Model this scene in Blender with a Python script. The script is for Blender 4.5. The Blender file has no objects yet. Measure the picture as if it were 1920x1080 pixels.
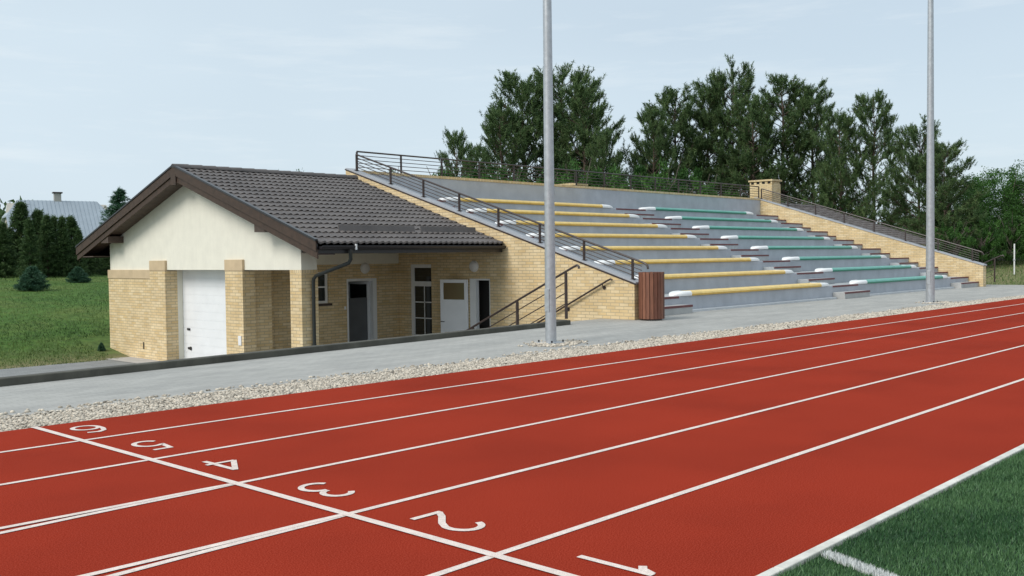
import bpy, bmesh, math, random
import numpy as np
from mathutils import Vector, Matrix
R = math.radians
random.seed(7); rng = np.random.default_rng(7)
scn = bpy.context.scene
COL = scn.collection

# ------------------------------------------------------------------ camera
F_PX, YAW, PITCH, ROLL = 1830.54, 0.8185892, -0.0320837, -0.0123925
CAM = Vector((-3.5136, -2.2155, 1.5184))
def cam_axes():
    cy, sy, cp, sp = math.cos(YAW), math.sin(YAW), math.cos(PITCH), math.sin(PITCH)
    f = Vector((sy*cp, cy*cp, sp)); r = Vector((cy, -sy, 0)); u = r.cross(f)
    c, s = math.cos(ROLL), math.sin(ROLL)
    return c*r + s*u, -s*r + c*u, f
CR, CU, CF = cam_axes()
cam_d = bpy.data.cameras.new('camera'); cam = bpy.data.objects.new('camera', cam_d); COL.objects.link(cam)
cam_d.sensor_width = 36; cam_d.lens = F_PX/1920*36; cam_d.clip_start = .05; cam_d.clip_end = 3000
M = Matrix((CR, CU, -CF)).transposed().to_4x4(); M.translation = CAM
cam.matrix_world = M
scn.camera = cam
def at(px, py, dist):
    """point at horizontal distance dist in the direction of a photo pixel (survey helper)"""
    d = CF + CR*((px-960)/F_PX) + CU*((540-py)/F_PX)
    return CAM + d*(dist/math.hypot(d.x, d.y))

# ------------------------------------------------------------------ world, sun, exposure
SUN_EL, SUN_AZ = R(42), math.atan2(-0.98, 0.10)      # azimuth measured from +Y towards +X
world = bpy.data.worlds.new('World'); scn.world = world; world.use_nodes = True
nt = world.node_tree; nt.nodes.clear()
def N(t, ty, **k):
    n = t.nodes.new(ty)
    for a, b in k.items(): setattr(n, a, b)
    return n
def L(t, a, b): t.links.new(a, b)
wo = N(nt, 'ShaderNodeOutputWorld'); bg = N(nt, 'ShaderNodeBackground'); bg.inputs[1].default_value = .1
sky = N(nt, 'ShaderNodeTexSky', sky_type='NISHITA', sun_disc=False, sun_elevation=SUN_EL, sun_rotation=SUN_AZ, air_density=1.0, dust_density=2.0, ozone_density=1.0)
tc = N(nt, 'ShaderNodeTexCoord')
mp = N(nt, 'ShaderNodeMapping'); mp.inputs['Scale'].default_value = (2.2, 2.2, 18)
n1 = N(nt, 'ShaderNodeTexNoise'); n1.inputs['Scale'].default_value = 2.6; n1.inputs['Detail'].default_value = 7; n1.inputs['Roughness'].default_value = .62
mp2 = N(nt, 'ShaderNodeMapping'); mp2.inputs['Scale'].default_value = (1.0, 1.0, 3.0)
n2 = N(nt, 'ShaderNodeTexNoise'); n2.inputs['Scale'].default_value = 1.3; n2.inputs['Detail'].default_value = 3
L(nt, tc.outputs['Generated'], mp.inputs[0]); L(nt, mp.outputs[0], n1.inputs[0])
L(nt, tc.outputs['Generated'], mp2.inputs[0]); L(nt, mp2.outputs[0], n2.inputs[0])
r1 = N(nt, 'ShaderNodeMapRange'); r1.inputs[1].default_value = .52; r1.inputs[2].default_value = .80; r1.inputs[3].default_value = 0; r1.inputs[4].default_value = .42
L(nt, n1.outputs[0], r1.inputs[0])
r2 = N(nt, 'ShaderNodeMapRange'); r2.inputs[1].default_value = .3; r2.inputs[2].default_value = .7; r2.inputs[3].default_value = .72; r2.inputs[4].default_value = .92
L(nt, n2.outputs[0], r2.inputs[0])
mxa = N(nt, 'ShaderNodeMix', data_type='RGBA'); mxa.inputs[7].default_value = (6.6, 7.75, 8.6, 1)
L(nt, r2.outputs[0], mxa.inputs[0]); L(nt, sky.outputs[0], mxa.inputs[6])
mxb = N(nt, 'ShaderNodeMix', data_type='RGBA'); mxb.inputs[7].default_value = (8.0, 8.6, 8.9, 1)
L(nt, r1.outputs[0], mxb.inputs[0]); L(nt, mxa.outputs[2], mxb.inputs[6])
L(nt, mxb.outputs[2], bg.inputs[0]); L(nt, bg.outputs[0], wo.inputs[0])
sl = bpy.data.lights.new('sun', 'SUN'); sl.energy = 2.2; sl.angle = R(28); sl.color = (1, .96, .9)
sun = bpy.data.objects.new('sun', sl); COL.objects.link(sun)
to_sun = Vector((math.sin(SUN_AZ)*math.cos(SUN_EL), math.cos(SUN_AZ)*math.cos(SUN_EL), math.sin(SUN_EL)))
sun.rotation_euler = to_sun.to_track_quat('Z', 'Y').to_euler()
scn.view_settings.view_transform = 'Standard'; scn.view_settings.look = 'None'
scn.view_settings.exposure = 0.12; scn.view_settings.gamma = 1
scn.render.engine = 'CYCLES'

# ------------------------------------------------------------------ materials
MATS = {}
def mat(name, col=(.5, .5, .5), rough=.7, metal=0, noise=None, bump=None, spec=None, coat=0):
    """noise=(scale, amount, detail) varies the value; bump=(scale, strength, distance)"""
    if name in MATS: return MATS[name]
    m = bpy.data.materials.new(name); m.use_nodes = True; t = m.node_tree; b = t.nodes['Principled BSDF']
    b.inputs['Base Color'].default_value = (*col, 1); b.inputs['Roughness'].default_value = rough; b.inputs['Metallic'].default_value = metal
    if spec is not None: b.inputs['Specular IOR Level'].default_value = spec
    tcn = N(t, 'ShaderNodeTexCoord')
    if noise:
        n = N(t, 'ShaderNodeTexNoise'); n.inputs['Scale'].default_value = noise[0]; n.inputs['Detail'].default_value = noise[2] if len(noise) > 2 else 4
        L(t, tcn.outputs['Object'], n.inputs[0])
        r = N(t, 'ShaderNodeMapRange'); r.inputs[1].default_value = .3; r.inputs[2].default_value = .7; r.inputs[3].default_value = 1-noise[1]; r.inputs[4].default_value = 1+noise[1]
        L(t, n.outputs[0], r.inputs[0])
        h = N(t, 'ShaderNodeHueSaturation'); h.inputs['Color'].default_value = (*col, 1)
        L(t, r.outputs[0], h.inputs['Value']); L(t, h.outputs[0], b.inputs['Base Color'])
    if bump:
        n = N(t, 'ShaderNodeTexNoise'); n.inputs['Scale'].default_value = bump[0]; n.inputs['Detail'].default_value = 4
        L(t, tcn.outputs['Object'], n.inputs[0])
        bp = N(t, 'ShaderNodeBump'); bp.inputs['Strength'].default_value = bump[1]; bp.inputs['Distance'].default_value = bump[2]
        L(t, n.outputs[0], bp.inputs['Height']); L(t, bp.outputs[0], b.inputs['Normal'])
    MATS[name] = m
    return m
def P(m): return m.node_tree.nodes['Principled BSDF']
def ramp(t, stops, interp='LINEAR'):
    r = N(t, 'ShaderNodeValToRGB'); r.color_ramp.interpolation = interp
    e = r.color_ramp.elements
    while len(e) < len(stops): e.new(.5)
    for i, (p, c) in enumerate(stops): e[i].position = p; e[i].color = (*c, 1)
    return r

def brick_mat(name, soldier=False, tint=1.0):
    m = bpy.data.materials.new(name); m.use_nodes = True; t = m.node_tree; b = P(m)
    tcn = N(t, 'ShaderNodeTexCoord'); sp = N(t, 'ShaderNodeSeparateXYZ'); L(t, tcn.outputs['Object'], sp.inputs[0])
    ad = N(t, 'ShaderNodeMath', operation='ADD'); L(t, sp.outputs[0], ad.inputs[0]); L(t, sp.outputs[1], ad.inputs[1])
    cb = N(t, 'ShaderNodeCombineXYZ')
    if soldier: L(t, sp.outputs[2], cb.inputs[0]); L(t, ad.outputs[0], cb.inputs[1])
    else: L(t, ad.outputs[0], cb.inputs[0]); L(t, sp.outputs[2], cb.inputs[1])
    br = N(t, 'ShaderNodeTexBrick'); br.inputs['Scale'].default_value = 1; br.inputs['Mortar Size'].default_value = .008; br.inputs['Mortar Smooth'].default_value = .3
    br.inputs['Brick Width'].default_value = .26; br.inputs['Row Height'].default_value = .077; br.inputs['Bias'].default_value = 0
    br.inputs['Color1'].default_value = (.64*tint, .47*tint, .235*tint, 1); br.inputs['Color2'].default_value = (.74*tint, .595*tint, .36*tint, 1); br.inputs['Mortar'].default_value = (.42*tint, .34*tint, .225*tint, 1)
    L(t, cb.outputs[0], br.inputs[0])
    n = N(t, 'ShaderNodeTexNoise'); n.inputs['Scale'].default_value = 2.2; n.inputs['Detail'].default_value = 5; L(t, tcn.outputs['Object'], n.inputs[0])
    rr = ramp(t, [(.3, (.9, .88, .86)), (.7, (1.1, 1.1, 1.12))]); L(t, n.outputs[0], rr.inputs[0])
    mx = N(t, 'ShaderNodeMix', data_type='RGBA', blend_type='MULTIPLY'); mx.inputs[0].default_value = 1
    L(t, br.outputs[0], mx.inputs[6]); L(t, rr.outputs[0], mx.inputs[7]); L(t, mx.outputs[2], b.inputs['Base Color'])
    bp = N(t, 'ShaderNodeBump'); bp.inputs['Strength'].default_value = .6; bp.inputs['Distance'].default_value = .006; bp.invert = True
    L(t, br.outputs[1], bp.inputs['Height']); L(t, bp.outputs[0], b.inputs['Normal'])
    b.inputs['Roughness'].default_value = .85
    return m
def streaks(m, amt=.16, sc=(2.2, 2.2, .35), s=3.0):
    t = m.node_tree; b = P(m); l = b.inputs['Base Color'].links; 
    tcn = N(t, 'ShaderNodeTexCoord'); mp = N(t, 'ShaderNodeMapping'); mp.inputs['Scale'].default_value = sc; n = N(t, 'ShaderNodeTexNoise'); n.inputs['Scale'].default_value = s; n.inputs['Detail'].default_value = 8; n.inputs['Roughness'].default_value = .7
    L(t, tcn.outputs['Object'], mp.inputs[0]); L(t, mp.outputs[0], n.inputs[0]); r = ramp(t, [(.32, (1-amt,)*3), (.55, (1, 1, 1)), (.8, (1+amt*.5,)*3)]); L(t, n.outputs[0], r.inputs[0])
    mx = N(t, 'ShaderNodeMix', data_type='RGBA', blend_type='MULTIPLY'); mx.inputs[0].default_value = 1; src = l[0].from_socket
    L(t, src, mx.inputs[6]); L(t, r.outputs[0], mx.inputs[7]); L(t, mx.outputs[2], b.inputs['Base Color'])
BRICK = brick_mat('yellow_brick')
SOLDIER = brick_mat('soldier_brick', True, .95)
PLASTER = mat('cream_plaster', (.78, .75, .64), .9, noise=(3, .04), bump=(140, .25, .003))
GREYWALL = mat('grey_stand_paint', (.42, .44, .475), .75, noise=(1.6, .09, 6), bump=(60, .15, .003))
GREYTREAD = mat('grey_concrete_tread', (.40, .42, .43), .85, noise=(1.1, .12, 6))
CONC = mat('pale_concrete', (.42, .42, .41), .9, noise=(2.5, .12, 6), bump=(90, .3, .004))
KERBDARK = mat('weathered_concrete', (.085, .082, .066), .92, noise=(1.7, .28, 8), bump=(50, .5, .006))
BROWNWOOD = mat('brown_stained_board', (.052, .030, .019), .6, noise=(9, .25, 6), bump=(40, .2, .002))
SOFFIT = mat('brown_soffit_board', (.07, .046, .034), .6, noise=(12, .3, 5))
DARKMETAL = mat('dark_brown_metal', (.045, .030, .026), .38, metal=.0, noise=(20, .2))
GUTTER = mat('dark_gutter_plastic', (.022, .020, .022), .3)
WHITEPVC = mat('white_frame', (.78, .78, .77), .35, noise=(4, .03))
DOORWHITE = mat('white_painted_door', (.82, .83, .84), .35, noise=(3, .03))
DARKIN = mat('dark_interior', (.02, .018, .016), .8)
BLACKPL = mat('black_plastic', (.015, .015, .017), .4)
GALV = mat('galvanised_steel', (.46, .48, .50), .42, metal=.55, noise=(11, .12, 6))
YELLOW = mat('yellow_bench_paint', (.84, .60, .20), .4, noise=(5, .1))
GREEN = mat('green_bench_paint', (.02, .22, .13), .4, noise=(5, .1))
YELLOW2 = mat('shaded_yellow_bench_edge', (.68, .42, .08), .45, noise=(5, .1))  # darker copy of the bench yellow, lip shading put into the colour
GREENT = mat('faded_skylit_teal_bench_top', (.16, .42, .35), .5, noise=(3, .1))  # weathered teal, with reflected sky painted into its lighter tone
WHITEB = mat('white_bench_plastic', (.86, .86, .85), .35, noise=(5, .03))
NOSE = mat('dark_red_nosing', (.15, .045, .045), .6, noise=(8, .2))
LINEW = mat('white_line_paint', (.84, .71, .635), .75, noise=(25, .08, 6), bump=(220, .5, .002))
KERBW = mat('white_track_kerb', (.70, .67, .60), .5, noise=(6, .08, 6))
GLASS = mat('dark_window_glass', (.018, .022, .02), .06, spec=.8)
LAMPG = mat('opal_lamp_glass', (.72, .70, .66), .25)
BARK = mat('pine_bark', (.12, .085, .065), .95, noise=(6, .35, 6), bump=(14, .8, .03))
BARK2 = mat('grey_bark', (.14, .12, .10), .95, noise=(6, .35, 6), bump=(14, .8, .03))
METROOF = mat('pale_metal_roof', (.33, .38, .43), .5, noise=(.8, .08, 5))
HOUSEW = mat('pale_house_wall', (.5, .47, .42), .9, noise=(1, .08))

streaks(GREYWALL, .09, (1.2, 1.2, .7), 2.2); streaks(GREYTREAD, .2, (1, 1, 1), 4); streaks(PLASTER, .035); streaks(BRICK, .07, (1.5, 1.5, .6), 1.6); streaks(KERBDARK, .3, (1, 1, .4), 3); streaks(LINEW, .16, (1, 1, 1), 5); streaks(LINEW, .45, (1, 1, 1), 160); streaks(KERBW, .2, (1, 1, 1), 6)
def track_mat():
    m = bpy.data.materials.new('red_rubber_track'); m.use_nodes = True; t = m.node_tree; b = P(m)
    tcn = N(t, 'ShaderNodeTexCoord')
    n = N(t, 'ShaderNodeTexNoise'); n.inputs['Scale'].default_value = 130; n.inputs['Detail'].default_value = 5; L(t, tcn.outputs['Object'], n.inputs[0])
    r = ramp(t, [(.28, (.19, .014, .005)), (.5, (.300, .033, .016)), (.72, (.41, .060, .034))]); L(t, n.outputs[0], r.inputs[0])
    n2 = N(t, 'ShaderNodeTexNoise'); n2.inputs['Scale'].default_value = .55; n2.inputs['Detail'].default_value = 6; L(t, tcn.outputs['Object'], n2.inputs[0])
    r2 = ramp(t, [(.25, (.82, .84, .88)), (.5, (1, 1, 1)), (.78, (1.14, 1.12, 1.1))]); L(t, n2.outputs[0], r2.inputs[0])
    mx = N(t, 'ShaderNodeMix', data_type='RGBA', blend_type='MULTIPLY'); mx.inputs[0].default_value = 1
    L(t, r.outputs[0], mx.inputs[6]); L(t, r2.outputs[0], mx.inputs[7]); L(t, mx.outputs[2], b.inputs['Base Color'])
    bp = N(t, 'ShaderNodeBump'); bp.inputs['Strength'].default_value = .5; bp.inputs['Distance'].default_value = .004
    L(t, n.outputs[0], bp.inputs['Height']); L(t, bp.outputs[0], b.inputs['Normal'])
    b.inputs['Roughness'].default_value = 1; b.inputs['Specular IOR Level'].default_value = .03
    return m
def paving_mat(name, c1, c2, mortar, w=.2, h=.1):
    m = bpy.data.materials.new(name); m.use_nodes = True; t = m.node_tree; b = P(m)
    tcn = N(t, 'ShaderNodeTexCoord')
    br = N(t, 'ShaderNodeTexBrick'); br.inputs['Scale'].default_value = 1; br.inputs['Mortar Size'].default_value = .003; br.inputs['Brick Width'].default_value = w; br.inputs['Row Height'].default_value = h
    br.inputs['Color1'].default_value = (*c1, 1); br.inputs['Color2'].default_value = (*c2, 1); br.inputs['Mortar'].default_value = (*mortar, 1)
    L(t, tcn.outputs['Object'], br.inputs[0])
    mp = N(t, 'ShaderNodeMapping'); mp.inputs['Scale'].default_value = (.35, 1.3, 1); L(t, tcn.outputs['Object'], mp.inputs[0])
    n = N(t, 'ShaderNodeTexNoise'); n.inputs['Scale'].default_value = 1.5; n.inputs['Detail'].default_value = 7; L(t, mp.outputs[0], n.inputs[0])
    rr = ramp(t, [(.3, (.84, .85, .86)), (.7, (1.1, 1.1, 1.1))]); L(t, n.outputs[0], rr.inputs[0])
    mx = N(t, 'ShaderNodeMix', data_type='RGBA', blend_type='MULTIPLY'); mx.inputs[0].default_value = 1
    L(t, br.outputs[0], mx.inputs[6]); L(t, rr.outputs[0], mx.inputs[7]); L(t, mx.outputs[2], b.inputs['Base Color'])
    bp = N(t, 'ShaderNodeBump'); bp.inputs['Strength'].default_value = .5; bp.inputs['Distance'].default_value = .003; bp.invert = True
    L(t, br.outputs[1], bp.inputs['Height']); L(t, bp.outputs[0], b.inputs['Normal'])
    b.inputs['Roughness'].default_value = .88
    return m
def grass_mat():
    m = bpy.data.materials.new('meadow_ground'); m.use_nodes = True; t = m.node_tree; b = P(m)
    tcn = N(t, 'ShaderNodeTexCoord')
    def noise(s, d, sc=(1, 1, 1)):
        mp = N(t, 'ShaderNodeMapping'); mp.inputs['Scale'].default_value = sc; L(t, tcn.outputs['Object'], mp.inputs[0])
        n = N(t, 'ShaderNodeTexNoise'); n.inputs['Scale'].default_value = s; n.inputs['Detail'].default_value = d; n.inputs['Roughness'].default_value = .65; L(t, mp.outputs[0], n.inputs[0]); return n
    a = noise(.22, 6); c = noise(3.5, 8)
    r = ramp(t, [(.3, (.045, .10, .022)), (.48, (.072, .14, .03)), (.62, (.11, .15, .04)), (.75, (.18, .16, .07))]); L(t, a.outputs[0], r.inputs[0])
    r2 = ramp(t, [(.3, (.6, .62, .6)), (.7, (1.35, 1.35, 1.3))]); L(t, c.outputs[0], r2.inputs[0])
    mx = N(t, 'ShaderNodeMix', data_type='RGBA', blend_type='MULTIPLY'); mx.inputs[0].default_value = 1
    L(t, r.outputs[0], mx.inputs[6]); L(t, r2.outputs[0], mx.inputs[7])
    # dry bare edge by the drive: attribute 'dry' painted on the terrain
    at_ = N(t, 'ShaderNodeAttribute', attribute_name='dry')
    e = noise(1.4, 6); ad = N(t, 'ShaderNodeMath', operation='MULTIPLY_ADD'); L(t, e.outputs[0], ad.inputs[0]); ad.inputs[1].default_value = 1.6; ad.inputs[2].default_value = -.8
    s = N(t, 'ShaderNodeMath', operation='ADD', use_clamp=True); L(t, ad.outputs[0], s.inputs[0]); L(t, at_.outputs['Fac'], s.inputs[1])
    gt = N(t, 'ShaderNodeMath', operation='MULTIPLY', use_clamp=True); L(t, s.outputs[0], gt.inputs[0]); L(t, at_.outputs['Fac'], gt.inputs[1])
    mx2 = N(t, 'ShaderNodeMix', data_type='RGBA'); mx2.inputs[7].default_value = (.27, .22, .13, 1); L(t, gt.outputs[0], mx2.inputs[0]); L(t, mx.outputs[2], mx2.inputs[6])
    L(t, mx2.outputs[2], b.inputs['Base Color'])
    bp = N(t, 'ShaderNodeBump'); bp.inputs['Strength'].default_value = .8; bp.inputs['Distance'].default_value = .06
    L(t, c.outputs[0], bp.inputs['Height']); L(t, bp.outputs[0], b.inputs['Normal'])
    b.inputs['Roughness'].default_value = .95; b.inputs['Specular IOR Level'].default_value = .15
    return m
def leaf_mat(name, dark, light, rough=.6, trans=.0):
    m = bpy.data.materials.new(name); m.use_nodes = True; t = m.node_tree; b = P(m)
    a = N(t, 'ShaderNodeAttribute', attribute_name='tint')
    r = ramp(t, [(0, dark), (1, light)]); L(t, a.outputs['Fac'], r.inputs[0]); L(t, r.outputs[0], b.inputs['Base Color'])
    b.inputs['Roughness'].default_value = rough; b.inputs['Specular IOR Level'].default_value = .3
    if trans:
        tl = N(t, 'ShaderNodeBsdfTranslucent'); L(t, r.outputs[0], tl.inputs[0]); ms = N(t, 'ShaderNodeMixShader'); ms.inputs[0].default_value = trans
        L(t, b.outputs[0], ms.inputs[1]); L(t, tl.outputs[0], ms.inputs[2]); L(t, ms.outputs[0], t.nodes['Material Output'].inputs[0])
    return m
TRACK = track_mat()
PAVE = paving_mat('grey_block_paving', (.36, .35, .325), (.41, .40, .37), (.26, .255, .235))
DRIVE = paving_mat('drive_paving', (.22, .225, .225), (.27, .275, .27), (.12, .12, .12))
MEADOW = grass_mat()
NEEDLE = leaf_mat('pine_needles', (.046, .098, .036), (.17, .245, .090), trans=.25)
SPRUCE = leaf_mat('spruce_needles', (.028, .066, .022), (.12, .19, .065), trans=.2)
YOUNGSP = leaf_mat('young_spruce_needles', (.03, .085, .05), (.09, .18, .10), trans=.1)
LEAF = leaf_mat('broad_leaves', (.022, .07, .012), (.085, .20, .04), trans=.25)
TURFB = leaf_mat('turf_fibre', (.022, .075, .026), (.10, .20, .08), .5)
TURFW = leaf_mat('white_turf_fibre', (.55, .57, .56), (.8, .82, .8), .5)
MGRASS = leaf_mat('meadow_blades', (.045, .10, .026), (.165, .235, .068), trans=.2)
GRAV = leaf_mat('gravel_stones', (.16, .14, .115), (.70, .62, .51), .8)

# ------------------------------------------------------------------ mesh helpers
class MB:
    def __init__(s): s.v = []; s.f = []; s.m = []
    def add(s, vs, fs, mi=0):
        o = len(s.v); s.v += [tuple(map(float, p)) for p in vs]
        for f in fs: s.f.append(tuple(o+i for i in f)); s.m.append(mi)
        return s
    def box(s, x0, x1, y0, y1, z0, z1, mi=0):
        v = [(x0, y0, z0), (x1, y0, z0), (x1, y1, z0), (x0, y1, z0), (x0, y0, z1), (x1, y0, z1), (x1, y1, z1), (x0, y1, z1)]
        return s.add(v, [(0, 3, 2, 1), (4, 5, 6, 7), (0, 1, 5, 4), (1, 2, 6, 5), (2, 3, 7, 6), (3, 0, 4, 7)], mi)
    def prism(s, poly, axis, a, b, mi=0):
        """poly: list of 2-D points in the two other axes, extruded along axis from a to b"""
        def p3(u, w, t): return {'x': (t, u, w), 'y': (u, t, w), 'z': (u, w, t)}[axis]
        n = len(poly); vs = [p3(u, w, a) for u, w in poly] + [p3(u, w, b) for u, w in poly]
        fs = [tuple(range(n))[::-1], tuple(range(n, 2*n))] + [(i, (i+1) % n, n+(i+1) % n, n+i) for i in range(n)]
        return s.add(vs, fs, mi)
    def tube(s, pts, r, n=8, mi=0, cap=True):
        pts = [Vector(p) for p in pts]; rs = r if isinstance(r, (list, tuple)) else [r]*len(pts); o = len(s.v)
        up = None
        for i, p in enumerate(pts):
            d = (pts[min(i+1, len(pts)-1)] - pts[max(i-1, 0)]).normalized()
            if up is None: up = Vector((0, 0, 1)) if abs(d.z) < .9 else Vector((1, 0, 0))
            a = d.cross(up).normalized(); b = a.cross(d).normalized(); up = b
            for k in range(n):
                t = 2*math.pi*k/n; q = p + (a*math.cos(t) + b*math.sin(t))*rs[i]; s.v.append(tuple(q))
        for i in range(len(pts)-1):
            for k in range(n): s.f.append((o+i*n+k, o+i*n+(k+1) % n, o+(i+1)*n+(k+1) % n, o+(i+1)*n+k)); s.m.append(mi)
        if cap:
            s.f.append(tuple(o+k for k in range(n))[::-1]); s.m.append(mi)
            s.f.append(tuple(o+(len(pts)-1)*n+k for k in range(n))); s.m.append(mi)
        return s
    def bar(s, p, q, w, h, mi=0):
        """rectangular bar from p to q, w wide (horizontal), h high"""
        p, q = Vector(p), Vector(q); d = (q-p).normalized(); a = d.cross(Vector((0, 0, 1)))
        a = a.normalized() if a.length > .01 else Vector((1, 0, 0)); b = a.cross(d).normalized()
        vs = [e + a*(sx*w/2) + b*(sy*h/2) for e in (p, q) for sx, sy in ((-1, -1), (1, -1), (1, 1), (-1, 1))]
        return s.add(vs, [(0, 1, 2, 3), (7, 6, 5, 4), (0, 4, 5, 1), (1, 5, 6, 2), (2, 6, 7, 3), (3, 7, 4, 0)], mi)
    def build(s, name, mats, parent=None, bevel=0, smooth=False):
        me = bpy.data.meshes.new(name); me.from_pydata(s.v, [], s.f)
        mats = mats if isinstance(mats, (list, tuple)) else [mats]
        for m in mats: me.materials.append(m)
        if len(mats) > 1: me.polygons.foreach_set('material_index', s.m)
        bm = bmesh.new(); bm.from_mesh(me); bmesh.ops.recalc_face_normals(bm, faces=bm.faces)
        if bevel:
            es = [e for e in bm.edges if len(e.link_faces) == 2 and e.calc_face_angle(0) > .6]
            bmesh.ops.bevel(bm, geom=es, offset=bevel, segments=2, affect='EDGES', profile=.5, clamp_overlap=True)
        bm.to_mesh(me); bm.free()
        if smooth:
            me.polygons.foreach_set('use_smooth', [True]*len(me.polygons))
            me.set_sharp_from_angle(angle=R(40))
        o = bpy.data.objects.new(name, me); COL.objects.link(o)
        if parent: o.parent = parent; o.matrix_parent_inverse = Matrix.Translation(-parent.location) if parent.type == 'EMPTY' else Matrix()
        return o
def tag(o, label=None, cat=None, group=None, kind=None):
    if label: o['label'] = label
    if cat: o['category'] = cat
    if group: o['group'] = group
    if kind: o['kind'] = kind
    return o
def thing(name, label, cat, loc=(0, 0, 0), group=None):
    o = bpy.data.objects.new(name, None); COL.objects.link(o); o.location = loc; o.empty_display_size = .2
    return tag(o, label, cat, group)
def struct(name, mb, m, **k): return tag(mb.build(name, m, **k), kind='structure')
def copy_tree(o, parent=None, loc=None):
    c = o.copy(); COL.objects.link(c)
    if parent: c.parent = parent
    for ch in [x for x in KIDS.get(o.name, [])]:
        cc = copy_tree(ch, c)
    if loc is not None: c.location = loc
    return c
KIDS = {}
def local(name, mb, m, parent, **k):
    """a part whose vertices are given relative to its thing's base"""
    o = mb.build(name, m, **k); o.parent = parent; KIDS.setdefault(parent.name, []).append(o); return o
def soup(name, V, Fn, m, tint=None, parent=None, mi=None, size=3):
    """fast mesh from numpy arrays: V (n,3), Fn (k,size)"""
    me = bpy.data.meshes.new(name); nv, nf = len(V), len(Fn)
    me.vertices.add(nv); me.vertices.foreach_set('co', np.asarray(V, np.float32).ravel())
    me.loops.add(nf*size); me.loops.foreach_set('vertex_index', np.asarray(Fn, np.int32).ravel())
    me.polygons.add(nf); me.polygons.foreach_set('loop_start', np.arange(0, nf*size, size, dtype=np.int32))
    me.polygons.foreach_set('loop_total', np.full(nf, size, np.int32))
    ms = m if isinstance(m, (list, tuple)) else [m]
    for q in ms: me.materials.append(q)
    if mi is not None: me.polygons.foreach_set('material_index', np.asarray(mi, np.int32))
    me.update(calc_edges=True)
    if tint is not None:
        a = me.attributes.new('tint', 'FLOAT', 'FACE'); a.data.foreach_set('value', np.asarray(tint, np.float32))
    me.validate()
    o = bpy.data.objects.new(name, me); COL.objects.link(o)
    if parent is not None: o.parent = parent; KIDS.setdefault(parent.name, []).append(o)
    return o

# ------------------------------------------------------------------ terrain
def smooth(a, b, x): t = min(1, max(0, (x-a)/(b-a))); return t*t*(3-2*t)
def kerb_y(x): return 10.58 + .0835*(max(x, -8)-.9)
def meadow(y): return 2.35*(1-math.exp(-max(0, y-25.3)/13.0)) + .008*max(0, y-60)
def ground_z(x, y):
    flat = -.08
    if x < 16 and y > (kerb_y(x)+.09 if x < 13.15 else 11.7):
        base = -1.32
        rise = base + meadow(y)
        return rise if y > 25 else base
    if x >= 16 and y > 22.5:
        k = smooth(16, 40, x)
        a = -1.32 + meadow(y); b = -.08 + .03*max(0, y-22) 
        return a*(1-k) + b*k
    if x > 41: return flat + .062*max(0, min(x, 75)-43.5)*smooth(9.5, 14, y)
    return flat
xs = sorted(set([-900, -500, -250, -120, -60, -40] + list(np.arange(-30, 15, 2.5)) + [15.9, 16.1] + list(np.arange(17, 41, 4)) + list(np.arange(41.2, 80, 2.5)) + [90, 110, 140, 200, 320, 520, 900]))
ys = sorted(set([-900, -500, -200, -80, -30, -10, 0, 9, 9.6, 10.5, 11.6, 11.75, 12.5, 14, 18, 22, 22.4, 22.6, 24.9, 25.1] + list(np.arange(26, 70, 2.0)) + [75, 90, 110, 150, 220, 400, 900]))
def warp(x, y):
    if x < 13.6 and 8.9 < y < 10.6: return 8.6 + (y-9)*.2
    if x < 13.15 and y == 11.6: return kerb_y(x)+.05
    if x < 13.15 and y == 11.75: return kerb_y(x)+.12
    return y
V = [(x, warp(x, y), ground_z(x, warp(x, y))) for y in ys for x in xs]; nx = len(xs)
Fq = [(j*nx+i, j*nx+i+1, (j+1)*nx+i+1, (j+1)*nx+i) for j in range(len(ys)-1) for i in range(nx-1)]
me = bpy.data.meshes.new('ground'); me.from_pydata(V, [], Fq); me.materials.append(MEADOW)
a = me.attributes.new('dry', 'FLOAT', 'POINT')
a.data.foreach_set('value', [max(max(0, 1-abs(y-25)/2.3) if x < 12 else 0, (smooth(41, 44, x)*(1-smooth(14, 26, y))*.75 if y > 8 and x > 41 else 0)) for x, y, z in V])
me.polygons.foreach_set('use_smooth', [True]*len(me.polygons))
o = bpy.data.objects.new('ground', me); COL.objects.link(o); tag(o, kind='structure')

def sheet(name, poly, z, m):
    return struct(name, MB().add([(x, y, z) for x, y in poly], [tuple(range(len(poly)))]), m)
sheet('running_track', [(-40, 0.02), (120, 0.02), (120, 7.13), (-40, 7.13)], 0, TRACK)
# paved walk between gravel and retaining kerb / grandstand
pv = MB(); pv.add([(-40, 8.2, -.006), (120, 7.7, -.006), (120, 10.6, -.006), (43.2, 10.6, -.006), (43.2, 12.3, -.006), (13.2, 12.3, -.006), (13.15, kerb_y(13.15), -.006), (-40, kerb_y(-40), -.006)], [(0, 1, 2, 3, 4, 5, 6, 7)])
pv = MB(); zz_ = -.006
for (xa_, ya0, ya1), (xb_, yb0, yb1) in (((-40, 8.05, kerb_y(-40)), (-8, 8.05, kerb_y(-8))), ((-8, 8.05, kerb_y(-8)), (13.15, 7.93, kerb_y(13.15))), ((13.15, 7.93, 12.3), (43.2, 7.7, 12.3)), ((43.2, 7.7, 10.6), (120, 7.5, 10.6))):
    pv.add([(xa_, ya0, zz_), (xb_, yb0, zz_), (xb_, yb1, zz_), (xa_, ya1, zz_)], [(0, 1, 2, 3)])
struct('paved_walk', pv, PAVE)
sheet('gravel_bed', [(-40, 7.13), (120, 7.13), (120, 7.9), (-40, 8.6)], -.03, mat('gravel_base', (.27, .24, .20), .95, noise=(60, .3), bump=(70, 1, .02)))
sheet('infield_turf', [(-40, .0), (120, .0), (120, -70), (-40, -70)], -.012, mat('turf_base', (.020, .062, .022), .95, noise=(30, .4), bump=(200, 1, .01)))
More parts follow.
